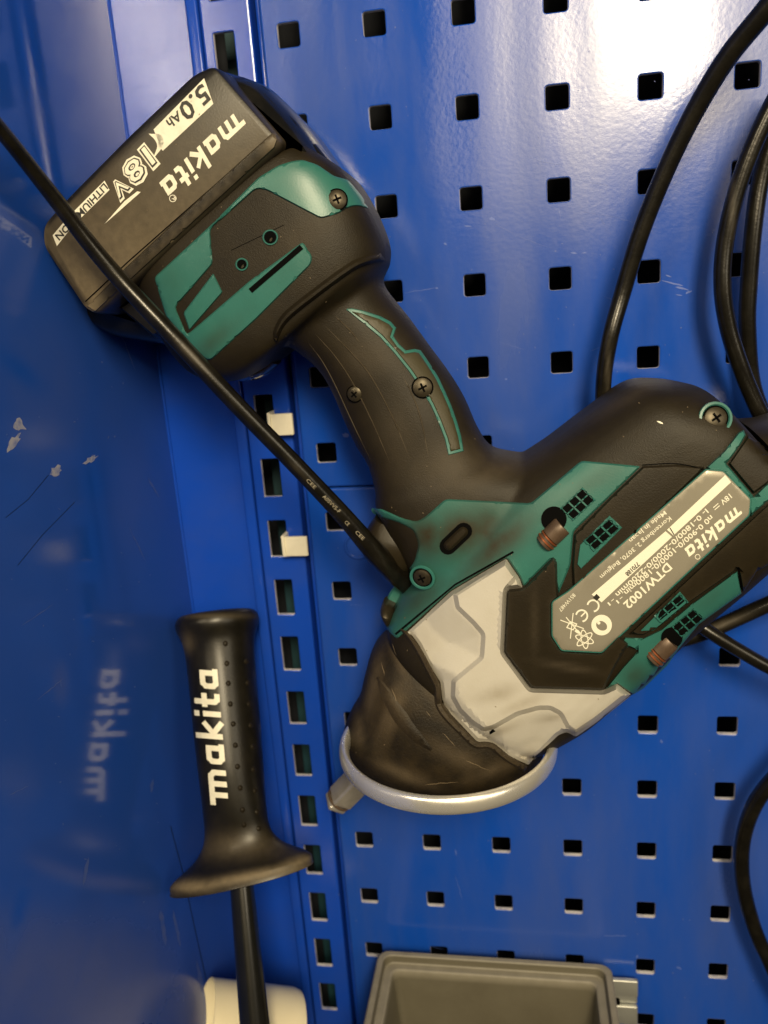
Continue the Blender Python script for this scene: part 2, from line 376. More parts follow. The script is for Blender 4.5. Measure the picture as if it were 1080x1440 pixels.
def text_mesh(body, bold=.0):
    c = bpy.data.curves.new('t', 'FONT'); c.body = body; c.size = 1; c.offset = bold; c.resolution_u = 2; c.fill_mode = 'FRONT'
    o = bpy.data.objects.new('t', c); COL.objects.link(o); dg = bpy.context.evaluated_depsgraph_get(); ev = o.evaluated_get(dg)
    me = bpy.data.meshes.new_from_object(ev); v = np.array([q.co[:2] for q in me.vertices]); f = [list(p.vertices) for p in me.polygons]
    bpy.data.objects.remove(o); bpy.data.curves.remove(c); bpy.data.meshes.remove(me); return v, f
def text_into(mb, surf, body, start, end, cap, rise=.00014, bold=.012, shear=0.):
    v, f = text_mesh(body, bold); s, e = np.array(start, float), np.array(end, float); x0, x1 = v[:, 0].min(), v[:, 0].max()
    q = np.c_[v[:, 0] - x0, v[:, 1]]; g = px_map(s, e - s, np.linalg.norm(e - s) / (x1 - x0), cap / .70, shear)(q); V = []
    for x, y in g:
        h, n = surf.hit(x, y); V.append(lift(h, n, rise))
    V = np.array(V); F = []
    for t in f:
        a, b, c = V[t[0]], V[t[1]], V[t[2]]; F.append(t if np.dot(np.cross(b - a, c - a), CAM - a) > 0 else t[::-1])
    mb.add(V, F)
def poly_into(mb, surf, polys, rise=.00012, rule='any', step=8.):
    V, F, _, _ = shell_mesh(polys, surf, rise, 0, step, rule=rule, flat=.2); mb.add(V, F)
def screw(parent, surf, x, y, r_px, rim=None, tilt=20, up=0.):
    h, n = surf.hit(x, y); h = lift(h, n, up); n = n * .4 + np.array([0, 0, .6]); n /= np.linalg.norm(n); s = np.linalg.norm(h - CAM) / FPX; r = r_px * s
    u = np.cross(n, [0, 1, .2]); u /= np.linalg.norm(u); w = np.cross(n, u); t = np.linspace(0, 2 * np.pi, 24, endpoint=False)
    circ3 = lambda rr, z: h + n * z + rr * (np.cos(t)[:, None] * u + np.sin(t)[:, None] * w)
    V, F = rings([circ3(r * 1.28, .00018), circ3(r * 1.22, .0004), circ3(r * 1.05, .0004), circ3(r, .0002)], cap=False)
    V2, F2 = rings([circ3(r * 1.10, .00022), circ3(r * .2, .00022)])
    ho = obj('screw_recess', V2, F2, M['hole'], parent)
    if rim: obj('screw_rim', *rings([circ3(r * 1.45, 0), circ3(r * 1.40, .0006), circ3(r * 1.2, .0007), circ3(r * 1.1, .0001)], cap=False), rim, parent)
    V, F = rings([circ3(r * .98, .0002), circ3(r * .93, .0006), circ3(r * .7, .0010), circ3(r * .35, .0012), circ3(r * .05, .00125)])
    so = obj('screw', V, F, M['screw'], parent)
    mb = MB(); a = math.radians(tilt)
    for k in range(2):
        c, sn = math.cos(a + k * math.pi / 2), math.sin(a + k * math.pi / 2); e1 = u * c + w * sn; e2 = -u * sn + w * c
        mb.add(*box(h + n * .0011, (r * .92, r * .20, .0006), np.stack([e1, e2, n], 1)))
    obj('cross_slot', mb.V, mb.F, M['hole'], so, smooth=False); return so

# ================================================================== setting
PX, PY = .0390157, .038
HOLE = .0100
def panel_mesh(xs, ys, x0, x1, y0, y1, hw, hh, T, rad=.0012, h=0., lip=.012):
    """sheet with a rounded rectangular hole round every (x, y)"""
    V = []; F = []; MI = []
    bx = [x0] + [(a + b) / 2 for a, b in zip(xs[:-1], xs[1:])] + [x1]; by = [y0] + [(a + b) / 2 for a, b in zip(ys[:-1], ys[1:])] + [y1]
    def hole_ring(cx, cy, g):
        out = []
        for sx, sy, a0 in ((1, 1, 0), (-1, 1, 90), (-1, -1, 180), (1, -1, 270)):
            for k in range(4):
                a = math.radians(a0 + 30 * k); out.append((cx + sx * (hw / 2 + g - rad - g) + (rad + g) * math.cos(a), cy + sy * (hh / 2 - rad) + (rad + g) * math.sin(a)))
        return out
    for i, cx in enumerate(xs):
        for j, cy in enumerate(ys):
            X0, X1, Y0, Y1 = bx[i], bx[i + 1], by[j], by[j + 1]; n = len(V)
            V += [(X1, Y1, h), (X0, Y1, h), (X0, Y0, h), (X1, Y0, h)]
            for g, z in ((.0005, h), (.0001, h - .0002), (0, h - .0006), (0, h - T)):
                V += [(x, y, z) for x, y in hole_ring(cx, cy, g)]
            A = n + 4
            for q in range(4):                       # sheet round the hole
                for k in range(3): F.append([n + q, A + q * 4 + k + 1, A + q * 4 + k][::-1]); MI.append(0)
                F.append([n + q, n + (q + 1) % 4, A + ((q + 1) % 4) * 4, A + q * 4 + 3]); MI.append(0)
            for l in range(3):
                for k in range(16):
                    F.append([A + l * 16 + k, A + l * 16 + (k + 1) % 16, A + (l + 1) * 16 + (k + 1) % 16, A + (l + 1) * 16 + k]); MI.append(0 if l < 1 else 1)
    # folded border
    n = len(V); r = .0012
    prof = [(0, h), (r * .5, h - r * .13), (r * .87, h - r * .5), (r, h - r), (r, h - lip)]
    for o_, z in prof: V += [(x1 + o_, y1 + o_, z), (x0 - o_, y1 + o_, z), (x0 - o_, y0 - o_, z), (x1 + o_, y0 - o_, z)]
    for l in range(len(prof) - 1):
        for q in range(4): F.append([n + l * 4 + q, n + l * 4 + (q + 1) % 4, n + l * 4 + 4 + (q + 1) % 4, n + l * 4 + 4 + q][::-1]); MI.append(0)
    V = np.array(V); tri = [F[i] for i in range(len(F))]
    return V, F, MI
def weld_normals(V, F, MI, eps=1e-6):
    key = {}; mp = []
    out = []
    for v in V:
        k = tuple(np.round(v / eps).astype(int)); 
        if k not in key: key[k] = len(out); out.append(v)
        mp.append(key[k])
    return np.array(out), [[mp[i] for i in f] for f in F], MI
def flip_out(V, F):
    G = []
    for f in F:
        G.append(f)
    bm = bmesh.new(); vs = [bm.verts.new(v) for v in V]
    fs = []
    for f in G:
        try: fs.append(bm.faces.new([vs[i] for i in f]))
        except ValueError: fs.append(None)
    bmesh.ops.recalc_face_normals(bm, faces=bm.faces)
    G = [[v.index for v in f.verts] if f else g for f, g in zip(fs, G)] if False else G
    bm.free(); return G
def make_panel(name, xs, ys, x0, x1, y0, y1, label):
    r = root(name, (x0, y0, 0), label, 'tool panel')
    V, F, MI = weld_normals(*panel_mesh(xs, ys, x0, x1, y0, y1, HOLE, HOLE, .0024))
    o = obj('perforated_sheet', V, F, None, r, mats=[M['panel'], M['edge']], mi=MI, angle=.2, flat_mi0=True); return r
cols = [i * PX for i in range(0, 9)]
rows_u = sorted(-j * PY for j in range(-3, 5)); rows_l = sorted(-j * PY + .0019 for j in range(5, 15))
up_panel = make_panel('perforated_panel', cols, rows_u, -.0113, cols[-1] + .02, -.1686, rows_u[-1] + .018, 'upper blue perforated steel panel behind the battery and the grip of the wrench')
lo_panel = make_panel('perforated_panel', [c + .0015 for c in cols], rows_l, -.0113, cols[-1] + .0215, rows_l[0] - .018, -.1716, 'lower blue perforated steel panel behind the hammer case and the grey bin')
PS = Surf([box((.15, -.2, -.5), (1, 1.4, 1.0))])       # plane h = 0
# slotted upright
rail = root('slotted_upright', (-.03, -.5, -.004), 'blue steel upright with a single column of rectangular slots', 'upright')
sy = [-.1646 - .0331 * k for k in range(-9, 14)]; sy = sorted(sy); SX = -.0315
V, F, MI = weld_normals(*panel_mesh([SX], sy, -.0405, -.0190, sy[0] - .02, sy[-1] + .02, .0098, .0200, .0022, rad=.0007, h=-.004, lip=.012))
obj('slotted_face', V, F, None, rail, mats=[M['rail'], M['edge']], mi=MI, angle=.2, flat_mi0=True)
for (xa, xb, hh) in ((-.0492, -.0432, -.006), (-.0168, -.0142, -.009)):
    obj('folded_flange', *rbox(((xa + xb) / 2, (sy[0] + sy[-1]) / 2, hh - .005), (xb - xa, sy[-1] - sy[0] + .04, .010), .0012), M['rail'], rail)
# dark space behind, cabinet back and side
def grid_sheet(fn, nu, nv):
    V = [fn(u / (nu - 1), v / (nv - 1)) for v in range(nv) for u in range(nu)]
    return np.array(V), [[v * nu + u, v * nu + u + 1, (v + 1) * nu + u + 1, (v + 1) * nu + u] for v in range(nv - 1) for u in range(nu - 1)]
props(obj('cabinet_back', *box((.12, -.2, -.062), (.5, 1.0, .004)), M['cavity'], smooth=False), kind='structure')
props(obj('upright_backing', *box((-.031, -.2, -.0400), (.022, .9, .003)), M['cavity_teal'], smooth=False), kind='structure')
XW = -.0885
V, F = grid_sheet(lambda u, v: (XW + .040 * u, -.66 + 1.0 * v, -.012 - (.0 if u < .97 else .0)), 6, 40)
fr = np.array([Q(v) for v in V])
props(obj('wall_strip', V, F, M['rail']), kind='structure')
NU, NV = 110, 260
V, F = grid_sheet(lambda u, v: (XW, -.66 + 1.0 * v, -.012 + .36 * u), NU, NV)
pxw = np.array([Q(v) for v in V])
wd = .30 * np.ones(len(V))
wd = np.maximum(wd, blobs(pxw, [(60, 560, 90, 200, .55), (100, 1380, 220, 120, 1.1), (190, 700, 60, 160, .5), (85, 960, 16, 45, .75), (30, 1100, 60, 130, .4), (210, 1280, 40, 50, .6), (30, 480, 30, 30, .5)]))
wd *= 1 - blobs(pxw, [(132, 680, 19, 40, .95), (130, 770, 22, 75, .97), (122, 860, 10, 40, .9), (28, 520, 40, 14, .9, 40), (25, 1290, 9, 55, .8, 12), (70, 250, 90, 160, .9), (60, 60, 120, 130, 1.), (150, 1030, 45, 120, .7)])  # some blobs put a dark reflection into the colour, others thin the dust
wd = np.clip(wd, 0, 1)
side = obj('cabinet_side_wall', V, F, M['wall'], dirt_sheen=wd); props(side, kind='structure')
# thickness of the side sheet, so that it is a board and not a film
props(obj('side_wall_core', *box((XW - .011, -.16, .168), (.020, 1.0, .364)), M['rail'], smooth=False), kind='structure')
WS = Surf([(V, F)])
obj('bend_edge', *tube([(XW + .0004, y, -.0110) for y in np.linspace(-.65, .33, 12)], .0007, seg=8, sub=1), M['rail'], side)
def chips(parent, surf, polys, material, name, rise=.00008):
    mb = MB()
    for p in polys: poly_into(mb, surf, [p], rise)
    return props(obj(name, mb.V, mb.F, material, parent), kind='stuff')
def rag(x, y, rx, ry, a, n=14): 
    c = circ(0, 0, 1, n) * (1 + .25 * rng.standard_normal((n, 1))); a = math.radians(a); c = c * [rx, ry]
    return np.c_[x + c[:, 0] * math.cos(a) - c[:, 1] * math.sin(a), y + c[:, 0] * math.sin(a) + c[:, 1] * math.cos(a)]
chips(side, WS, [rag(27, 598, 9, 7, 50), rag(20, 622, 16, 6, -55), rag(78, 663, 10, 7, -30), rag(128, 646, 12, 4, -35)], M['chip'], 'paint_chips')
chips(side, WS, [ribbon(dens([(8, 728), (40, 702), (68, 668)], 8, False), 1.0), ribbon(dens([(25, 795), (60, 752), (105, 706)], 8, False), 1.0), ribbon(dens([(240, 1162), (258, 1230), (275, 1310), (290, 1378)], 8, False), 1.4)], M['dark_line'], 'scratches')  # two scratches and a long dark line near the corner
def worn(pts, w):                              # a mark that fades in and out
    p = dens(pts, 5, False); p = p + rng.normal(0, .35, p.shape); return ribbon(p, [.15] + list(w * rng.uniform(.35, 1., 5)) + [.15])
chips(side, WS, [worn([(124, 1205), (117, 1245)], 5), worn([(226, 1280), (233, 1330)], 9), worn([(243, 1280), (254, 1332)], 8), worn([(276, 1350), (286, 1395)], 9), worn([(52, 985), (88, 955)], 2), worn([(208, 672), (224, 700)], 3), worn([(215, 1095), (212, 1115)], 5), worn([(155, 430), (190, 520)], 1.5), worn([(30, 880), (75, 850)], 1.4), worn([(10, 1120), (40, 1105)], 1.6), worn([(182, 742), (205, 790)], 1.2)] + [rag(rng.uniform(5, 225), rng.uniform(420, 1430), rng.uniform(.6, 2.2), rng.uniform(.5, 1.1), rng.uniform(0, 180), 8) for k in range(46)], M['smudge'], 'smudges')
def scr(pts, w): return ribbon(dens(pts, 9, False), w)
chips(up_panel, PS, [worn([(742, 219), (765, 228), (790, 232)], 1.1), worn([(808, 251), (830, 256), (856, 261)], 1.4), worn([(757, 190), (753, 222)], .6), worn([(786, 290), (788, 308)], .9), worn([(820, 298), (860, 304), (890, 313)], .6),
     rag(692, 308, 4, 2, 10), rag(658, 318, 4, 1, 0), rag(626, 343, 2, 1.4, 20), worn([(696, 315), (725, 330), (770, 348)], .6), worn([(568, 412), (612, 405)], 1.0), rag(614, 405, 2, 1.2, 0), worn([(700, 480), (740, 492)], .6),
     rag(945, 398, 12, 1.2, 15), rag(958, 405, 10, 1.4, 15), rag(968, 411, 5, 1.2, -20), rag(940, 388, 5, .9, 20), rag(955, 415, 4, .8, 5), worn([(802, 355), (812, 356)], 3.2), worn([(818, 356), (826, 356)], 3), worn([(832, 357), (838, 357)], 3), rag(712, 533, 2, 1.2, 0), rag(486, 612, 4, 2.6, 0)], M['scratch'], 'scratches')
chips(lo_panel, PS, [worn([(848, 1316), (882, 1316)], 1.8), rag(930, 1043, 2.4, 1.6, 60), rag(641, 1199, 1.1, 4, -10), rag(954, 1361, 4, 1.6, 20), worn([(640, 1230), (650, 1265)], .8), rag(896, 1345, 1.6, 2.2, 0)], M['scratch'], 'scratches')
for pn_, ya, yb in ((up_panel, 10, 660), (lo_panel, 720, 1420)):
    chips(pn_, PS, [rag(rng.uniform(470, 1075), rng.uniform(ya, yb), rng.uniform(.5, 1.6), rng.uniform(.4, .9), rng.uniform(0, 180), 8) for k in range(70)] + [worn([(x_, y_), (x_ + rng.uniform(-26, 26), y_ + rng.uniform(-12, 22))], .5) for x_, y_ in zip(rng.uniform(490, 1060, 9), rng.uniform(ya, yb, 9))], M['smudge'], 'scuffs')
t = np.linspace(0, 2 * np.pi, 40, endpoint=False); rc = P(503, 768, 0)
obj('pressed_ring', *tube([(rc[0] + .0065 * math.cos(a), rc[1] + .0065 * math.sin(a), .0002) for a in t], .0009, seg=8, sub=1, closed=True), M['panel'], lo_panel)

# ================================================================== impact wrench
wr = root('impact_wrench', P(650, 800, .03), 'teal and black cordless impact wrench with grey hammer case and slide-on battery', 'impact wrench')
HC = .044
base_l = loft([(198, 366, 444, 214, HC, .0305, .034, 5), (208, 384, 464, 226, HC, .0315, .034, 5), (220, 406, 482, 238, HC, .032, .034, 4.8), (234, 447, 502, 256, HC, .0325, .034, 4.2), (258, 492, 523, 290, HC, .0325, .033, 4), (290, 526, 538, 322, HC, .032, .032, 3.6), (335, 534, 546, 347, HC, .0305, .030, 3.2), (372, 518, 545, 366, HC, .028, .027, 2.8), (398, 492, 530, 385, HC, .018, .018, 2.4)])
flange_l = loft([(380, 500, 538, 352, HC, .0265, .026, 2.6), (388, 488, 547, 366, HC, .0285, .027, 2.6), (391, 478, 544, 374, HC, .0285, .027, 2.6), (402, 486, 536, 392, HC, .0245, .024, 2.5)], sub=4)
hand_l = loft([(388, 478, 540, 380, HC, .0245, .024, 2.4), (412, 488, 540, 402, HC, .0225, .022, 2.4), (448, 516, 574, 446, HC, .0215, .021, 2.4), (470, 550, 604, 487, HC, .0215, .021, 2.4), (486, 589, 632, 525, HC, .0215, .021, 2.4), (503, 624, 653, 560, HC, .022, .022, 2.5), (520, 652, 672, 603, HC, .0225, .023, 2.5), (530, 688, 692, 630, HC, .024, .024, 2.6), (532, 712, 730, 640, HC, .026, .026, 2.7), (560, 765, 780, 645, HC, .028, .028, 2.8), (600, 830, 830, 660, HC, .028, .028, 2.8)])
body_l = loft([(1008, 565, 1146, 722, HC, .020, .020, 2.6), (990, 548, 1140, 728, HC, .029, .030, 2.8), (970, 541, 1140, 742, HC, .033, .034, 3.0), (925, 534, 1116, 754, HC, .0355, .036, 3.1), (880, 539, 1086, 774, HC, .0365, .036, 3.2), (822, 579, 1036, 818, HC, .0368, .036, 3.2), (769, 619, 986, 860, HC, .0368, .036, 3.2), (726, 648, 946, 896, HC, .0368, .036, 3.2),
    (680, 690, 906, 937, HC, .0366, .036, 3.2), (640, 740, 866, 970, HC, .0360, .036, 3.1), (597, 792, 829, 1003, HC, .0352, .035, 3.0), (563, 838, 793, 1026, HC, .0345, .034, 2.9), (548, 872, 772, 1038, HC, .033, .033, 2.8), (552, 890, 756, 1046, HC, .030, .030, 2.7)])
rear_l = loft([(1040, 592, 1150, 735, HC, .030, .030, 2.6), (1070, 590, 1200, 720, HC, .0315, .031, 2.6), (1098, 582, 1215, 690, HC, .030, .030, 2.6), (1112, 580, 1215, 675, HC, .022, .022, 2.4)])
# one moulded, filleted housing: the solids are fused and smoothed
mb = MB()
for q in (base_l, flange_l, hand_l, body_l): mb.add(*q)
tmp = obj('fuse', mb.V, mb.F, M['rubber'], wr)
rm = tmp.modifiers.new('r', 'REMESH'); rm.mode = 'VOXEL'; rm.voxel_size = .0011; rm.use_smooth_shade = True
sm = tmp.modifiers.new('s', 'SMOOTH'); sm.factor = .5; sm.iterations = 9
me = bpy.data.meshes.new_from_object(tmp.evaluated_get(bpy.context.evaluated_depsgraph_get()))
vw = np.array([v.co[:] for v in me.vertices]); o0 = base_of(wr); HV = np.stack([vw[:, 0], vw[:, 2], -vw[:, 1]], 1) + o0
HF = [list(p.vertices) for p in me.polygons]; bpy.data.objects.remove(tmp); bpy.data.meshes.remove(me)
hpx = np.array([Q(v) for v in HV])
dirt_h = blobs(hpx, [(520, 500, 40, 30, .25), (640, 660, 60, 40, .35), (560, 620, 30, 60, .2), (430, 330, 60, 25, .2, -35), (700, 660, 80, 20, .35, -25), (880, 560, 60, 10, .25, -30)])
H0 = Surf([(HV, HF)])
hs = obj('housing', HV, HF, M['rubber'], wr, angle=3.2, dirt_sheen=dirt_h)
obj('rear_cap', *rear_l, M['rubber2'], wr, dirt_sheen=np.zeros(len(rear_l[0])))

# --- battery
bat_face = round_poly([(300, 90), (391, 195), (388, 207), (134, 442), (118, 434), (59, 346), (59, 316), (92, 279), (179, 191), (270, 104)], 12, 5)
bat_all = round_poly([(300, 92), (334, 108), (398, 184), (398, 208), (372, 232), (152, 446), (118, 436), (58, 346), (60, 316), (284, 101)], 16, 5)
HB = .0785
BV, BF = prism(bat_face, [(HB, .012, .002), (HB, .016, 0), (HB, .060, -.0012), (HB, .0725, -.0005), (HB, HB - .0018, .0000), (HB, HB - .0006, .0006), (HB, HB, .0018)])
bat = obj('battery', BV, BF, M['black'], wr, angle=.5, dirt_sheen=blobs(np.array([Q(v) for v in BV]), [(128, 435, 30, 12, .9, -40), (385, 205, 25, 8, .55, -45), (62, 330, 8, 30, .6)]))
sh = np.array([(391, 190), (386, 212), (300, 292), (210, 375), (136, 443), (124, 434), (190, 370), (290, 275), (370, 200)])
SB = Surf([(BV, BF)])
endc = prism(round_poly([(310, 100), (372, 118), (424, 172), (458, 222), (470, 243), (440, 262), (380, 262), (300, 200)], 22, 6), [(.05, .010, .003), (.05, .015, 0), (.05, .045, -.0006), (.05, .058, .001), (.05, .066, .005), (.05, .069, .010)])
ec = obj('battery_end_cap', *endc, M['gloss'], bat, angle=.9)
lowc = prism(round_poly([(92, 410), (118, 450), (152, 474), (232, 486), (262, 470), (240, 420), (180, 380)], 14, 5), [(.045, .012, .002), (.045, .016, 0), (.045, .040, 0), (.045, .050, .003), (.045, .053, .006)])
obj('battery_lower_shell', *lowc, M['gloss'], bat, angle=.9)
slide = prism(round_poly([(165, 432), (405, 205), (462, 236), (470, 258), (300, 420), (225, 482)], 10, 4), [(.06, .014, 0), (.06, .052, 0), (.06, .062, .001), (.06, .066, .003)])
obj('battery_slide', *slide, M['black'], bat, angle=.6, dirt_sheen=np.zeros(len(slide[0])))
latch = loft([(436, 216, 448, 204, .050, .006, .006, 3), (450, 238, 466, 226, .050, .008, .008, 3), (458, 248, 470, 238, .050, .006, .006, 3)], sub=3, seg=20)
obj('release_button', *latch, M['gloss'], bat)
# label face lip
shell('battery_lip', [[(388, 181), (391, 197), (387, 208), (134, 440), (120, 431), (180, 372), (300, 260)]], SB, .0008, M['black'], bat, edge=2.2, step=8, dirt_sheen=[(125, 433, 24, 14, .9, -40), (388, 200, 22, 14, .8, -45), (260, 315, 160, 6, .3, -43)], wear=.25, flat=.6)
shell('battery_groove', [ribbon(dens([(386, 186), (300, 262), (180, 368), (120, 424)], 12, False), 1.6)], SB, .00025, M['hole'], bat, edge=0, step=8)
mb = MB()
logo(bat, SB, (330, 158), (222, 259), 22, M['print'], shear=.25)
strip_ = MB(); DK = MB()
poly_into(strip_, SB, [[(287, 110), (300, 146), (229, 212), (223, 205), (222, 197), (216, 182)]])
b_ = px_map((294, 129), (-.735, .678), 1, 1)
text_into(DK, SB, '5.0', (284, 117), (249, 151), 25, .0003, .02, .15)
text_into(DK, SB, 'Ah', (250, 155), (233, 170), 13, .0003, .02, .15)
# crescent, 18V, swoosh, chemistry strips
cres = np.vstack([cat_rom([(209, 188), (226, 190), (229, 205), (213, 226)], 5), cat_rom([(217, 218), (221, 206), (218, 197), (209, 188)], 5)])
poly_into(strip_, SB, [cres]); poly_into(strip_, SB, [[(147, 315), (175, 283), (193, 269), (198, 270)]])
text_into(strip_, SB, '18', (205, 203), (169, 240), 31, .00014, .085, .12); text_into(DK, SB, '18', (204, 205), (171, 239), 28, .0003, .045, .12); text_into(strip_, SB, '18', (203, 206), (172, 238), 27, .0004, .008, .12)
text_into(strip_, SB, 'V', (172, 246), (153, 266), 23, .00014, .085, .12); text_into(DK, SB, 'V', (171, 248), (155, 265), 20, .0003, .05, .12); text_into(strip_, SB, 'V', (170, 249), (156, 264), 19, .0004, .0, .12)
poly_into(strip_, SB, [[(147, 254), (154, 267), (104, 316), (96, 305)]]); poly_into(strip_, SB, [[(96, 305), (104, 316), (80, 346), (74, 331)]])
text_into(DK, SB, 'LITHIUM - ION', (146, 257), (77, 331), 10, .0003, .02, .1)
obj('printed_strips', strip_.V, strip_.F, M['print'], bat); obj('capacity_lettering', DK.V, DK.F, M['dark_print'], bat)
rg = MB(); poly_into(rg, SB, [circ(243, 279, 5.2), circ(243, 279, 4.2)], rule='odd'); text_into(rg, SB, 'R', (245, 276), (241, 280), 4.5, bold=.01)
obj('registered_mark', rg.V, rg.F, M['print'], bat)

# --- teal shell round the battery mount
teal1 = [(216, 390), (296, 316), (363, 249), (391, 232), (410, 226), (426, 224), (447, 231), (470, 247), (490, 252), (511, 277), (520, 295), (506, 290), (493, 291), (476, 301), (451, 308), (426, 295), (373, 267), (360, 266), (296, 323), (300, 371), (247, 432), (263, 470), (350, 395), (426, 339), (440, 361), (438, 372), (360, 450), (296, 508), (273, 500), (256, 474), (233, 446)]
shell('mount_shell', [round_poly(teal1, 5, 2)], H0, .0010, M['teal'], wr, edge=2.6, step=7, wear=.0, dirt_sheen=[(300, 480, 40, 14, .5, -40), (240, 400, 20, 40, .2)])
S1 = Surf([(HV, HF), o_mesh['mount_shell']])
shell('mount_inset', [round_poly([(300, 383), (314, 411), (266, 466), (257, 440)], 3, 2)], H0, .0009, M['teal'], wr, edge=2.2, step=6)
shell('strap_slot', [ribbon(dens([(352, 409), (424, 347)], 8, False), 7.5)], S1, .0003, M['hole'], wr, edge=0)
shell('mould_line', [ribbon(dens([(400, 316), (325, 352)], 8, False), .9)], S1, .0001, M['hole'], wr, edge=0)
for x, y, r in ((380, 334, 12), (340, 372, 10)):
    shell('hole_rim', [circ(x, y, r), circ(x, y, r - 4)], S1, .0006, M['teal'], wr, edge=1.5, step=4, rule='odd')
    shell('screw_hole', [circ(x, y, r - 3.6)], S1, .0001, M['hole'], wr, edge=0, step=4)
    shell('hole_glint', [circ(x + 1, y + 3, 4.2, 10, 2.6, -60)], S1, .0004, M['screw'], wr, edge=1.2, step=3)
screw(wr, S1, 474, 281, 13, None, 15)
lens = loft([(322, 512, 348, 536, .036, .010, .01, 2.4), (340, 498, 372, 530, .036, .015, .014, 2.4), (372, 488, 392, 512, .036, .010, .01, 2.4)], sub=5, seg=24)
obj('work_light', *lens, M['amber'], wr)

# --- grip
neck = cat_rom([(392, 490), (393, 476), (407, 452), (446, 420), (497, 383), (522, 372), (545, 368)], 6)
shell('neck_lip', [np.vstack([neck, poly_offset(np.vstack([neck, [(540, 350), (380, 470)]]), 0)[-2:][:0], (neck + np.array([-9, -13]))[::-1]])], H0, .0030, M['rubber'], wr, edge=6, step=5, sink=.0012)
grip_out = [(484, 434), (495, 433), (510, 436), (535, 444), (550, 452), (558, 461), (554, 473), (562, 484), (571, 492), (583, 490), (592, 492), (605, 511), (617, 530), (627, 551), (636, 572), (643, 592), (649, 613), (653, 635), (630, 641), (625, 618), (615, 592), (605, 570), (592, 548), (574, 522), (553, 496), (534, 475), (510, 455)]
shell('grip_inlay_rim', [grip_out], H0, .0006, M['teal'], wr, edge=1.6, step=6)
S2 = Surf([(HV, HF), o_mesh['grip_inlay_rim']])
shell('grip_inlay', [poly_offset(np.array(grip_out), 4.6)], S2, .0005, M['inlay'], wr, edge=1.5, step=6, sink=.0001)
for pth in ([(433, 481), (452, 507), (470, 540), (497, 598), (524, 652)], [(443, 469), (470, 500), (496, 539), (524, 595), (549, 652)], [(456, 457), (490, 492), (521, 529), (552, 587), (577, 647)], [(471, 444), (482, 455), (494, 467), (506, 482)], [(566, 528), (580, 556), (592, 590), (603, 645)]):
    shell('grip_rib', [ribbon(cat_rom(pth, 7), [1.2, 3.0, 3.4, 3.0, 1.2])], H0, .00035, M['rubber2'], wr, edge=1.3, step=7, wear=.9)
screw(wr, S2, 499, 554, 11, None, 40); screw(wr, S2, 594, 545, 14, None, 20)

# --- front shell (teal) with button
front = [(521, 715), (535, 714), (566, 728), (586, 733), (598, 726), (626, 701), (690, 704), (746, 707), (817, 647), (903, 655), (860, 697), (807, 748), (803, 795), (785, 838), (777, 800), (778, 784), (758, 804), (736, 827), (731, 813), (712, 785), (634, 831), (558, 900), (544, 886), (538, 858), (547, 834), (565, 811), (582, 790), (588, 766), (581, 746), (560, 735), (535, 728), (524, 722)]
shell('front_shell', [round_poly(front, 5, 2)], H0, .0012, M['teal'], wr, edge=3.2, step=6.5, hm=.045, dirt_sheen=[(655, 748, 85, 36, 1.1, -14), (600, 752, 32, 32, 1.05), (700, 765, 66, 24, .95, -40), (592, 842, 48, 20, .7, -40), (660, 805, 60, 10, .5, -35), (830, 680, 40, 12, .3, -30)])  # olive blobs put a brownish sheen on the teal into its colour
S3 = Surf([(HV, HF), o_mesh['front_shell']])
shell('shell_seam', [ribbon(dens([(722, 776), (640, 822), (556, 892)], 8, False), [3, 2.4, 3])], S3, .0004, M['hole'], wr, edge=0)
def stad(x0, y0, x1, y1, w, n=8):
    a = math.atan2(y1 - y0, x1 - x0); q = []
    for (x, y, s) in ((x1, y1, -math.pi / 2), (x0, y0, math.pi / 2)):
        for k in range(n + 1): b = a + s + math.pi * k / n; q.append((x + w / 2 * math.cos(b), y + w / 2 * math.sin(b)))
    return q
shell('button_well', [stad(630, 768, 652, 747, 24)], S3, .0002, M['hole'], wr, edge=0, step=5)
shell('direction_button', [stad(631, 767, 651, 748, 17)], S3, .0016, M['rubber2'], wr, edge=5, step=4, wear=.0)
screw(wr, S3, 594, 812, 13, M['teal'], 25, .0022)
nose = loft([(540, 842, 556, 850, .048, .006, .006, 2.2), (536, 856, 556, 862, .050, .009, .009, 2.2), (541, 872, 554, 876, .050, .006, .006, 2.2)], sub=4, seg=20)
obj('nose_stud', *nose, M['screw'], wr)
# --- trigger
trig = loft([(530, 722, 588, 740, .044, .0135, .012, 3.4), (515, 746, 592, 756, .044, .0165, .014, 3.4), (512, 768, 592, 774, .044, .0160, .014, 3.4), (530, 790, 584, 792, .044, .0130, .014, 3.2), (552, 808, 570, 808, .044, .007, .012, 2.6)], sub=5, seg=36)
obj('trigger', *trig, M['rubber2'], wr, dirt_sheen=np.zeros(len(trig[0])))

boot_l = loft([(566, 880, 764, 1050, HC, .0305, .032, 2.8), (549, 888, 752, 1070, HC, .0325, .034, 2.7), (527, 906, 738, 1084, HC, .0342, .034, 2.5), (516, 940, 720, 1098, HC, .0345, .033, 2.3), (507, 975, 692, 1106, HC, .033, .032, 2.2), (493, 1000, 660, 1110, HC, .0315, .030, 2.1), (485, 1024, 620, 1108, HC - .002, .028, .027, 2.0), (486, 1050, 578, 1104, HC - .004, .021, .021, 2.0), (500, 1066, 552, 1098, HC - .005, .012, .012, 2.0)], sub=6, seg=60)
SHB = Surf([(HV, HF), boot_l])
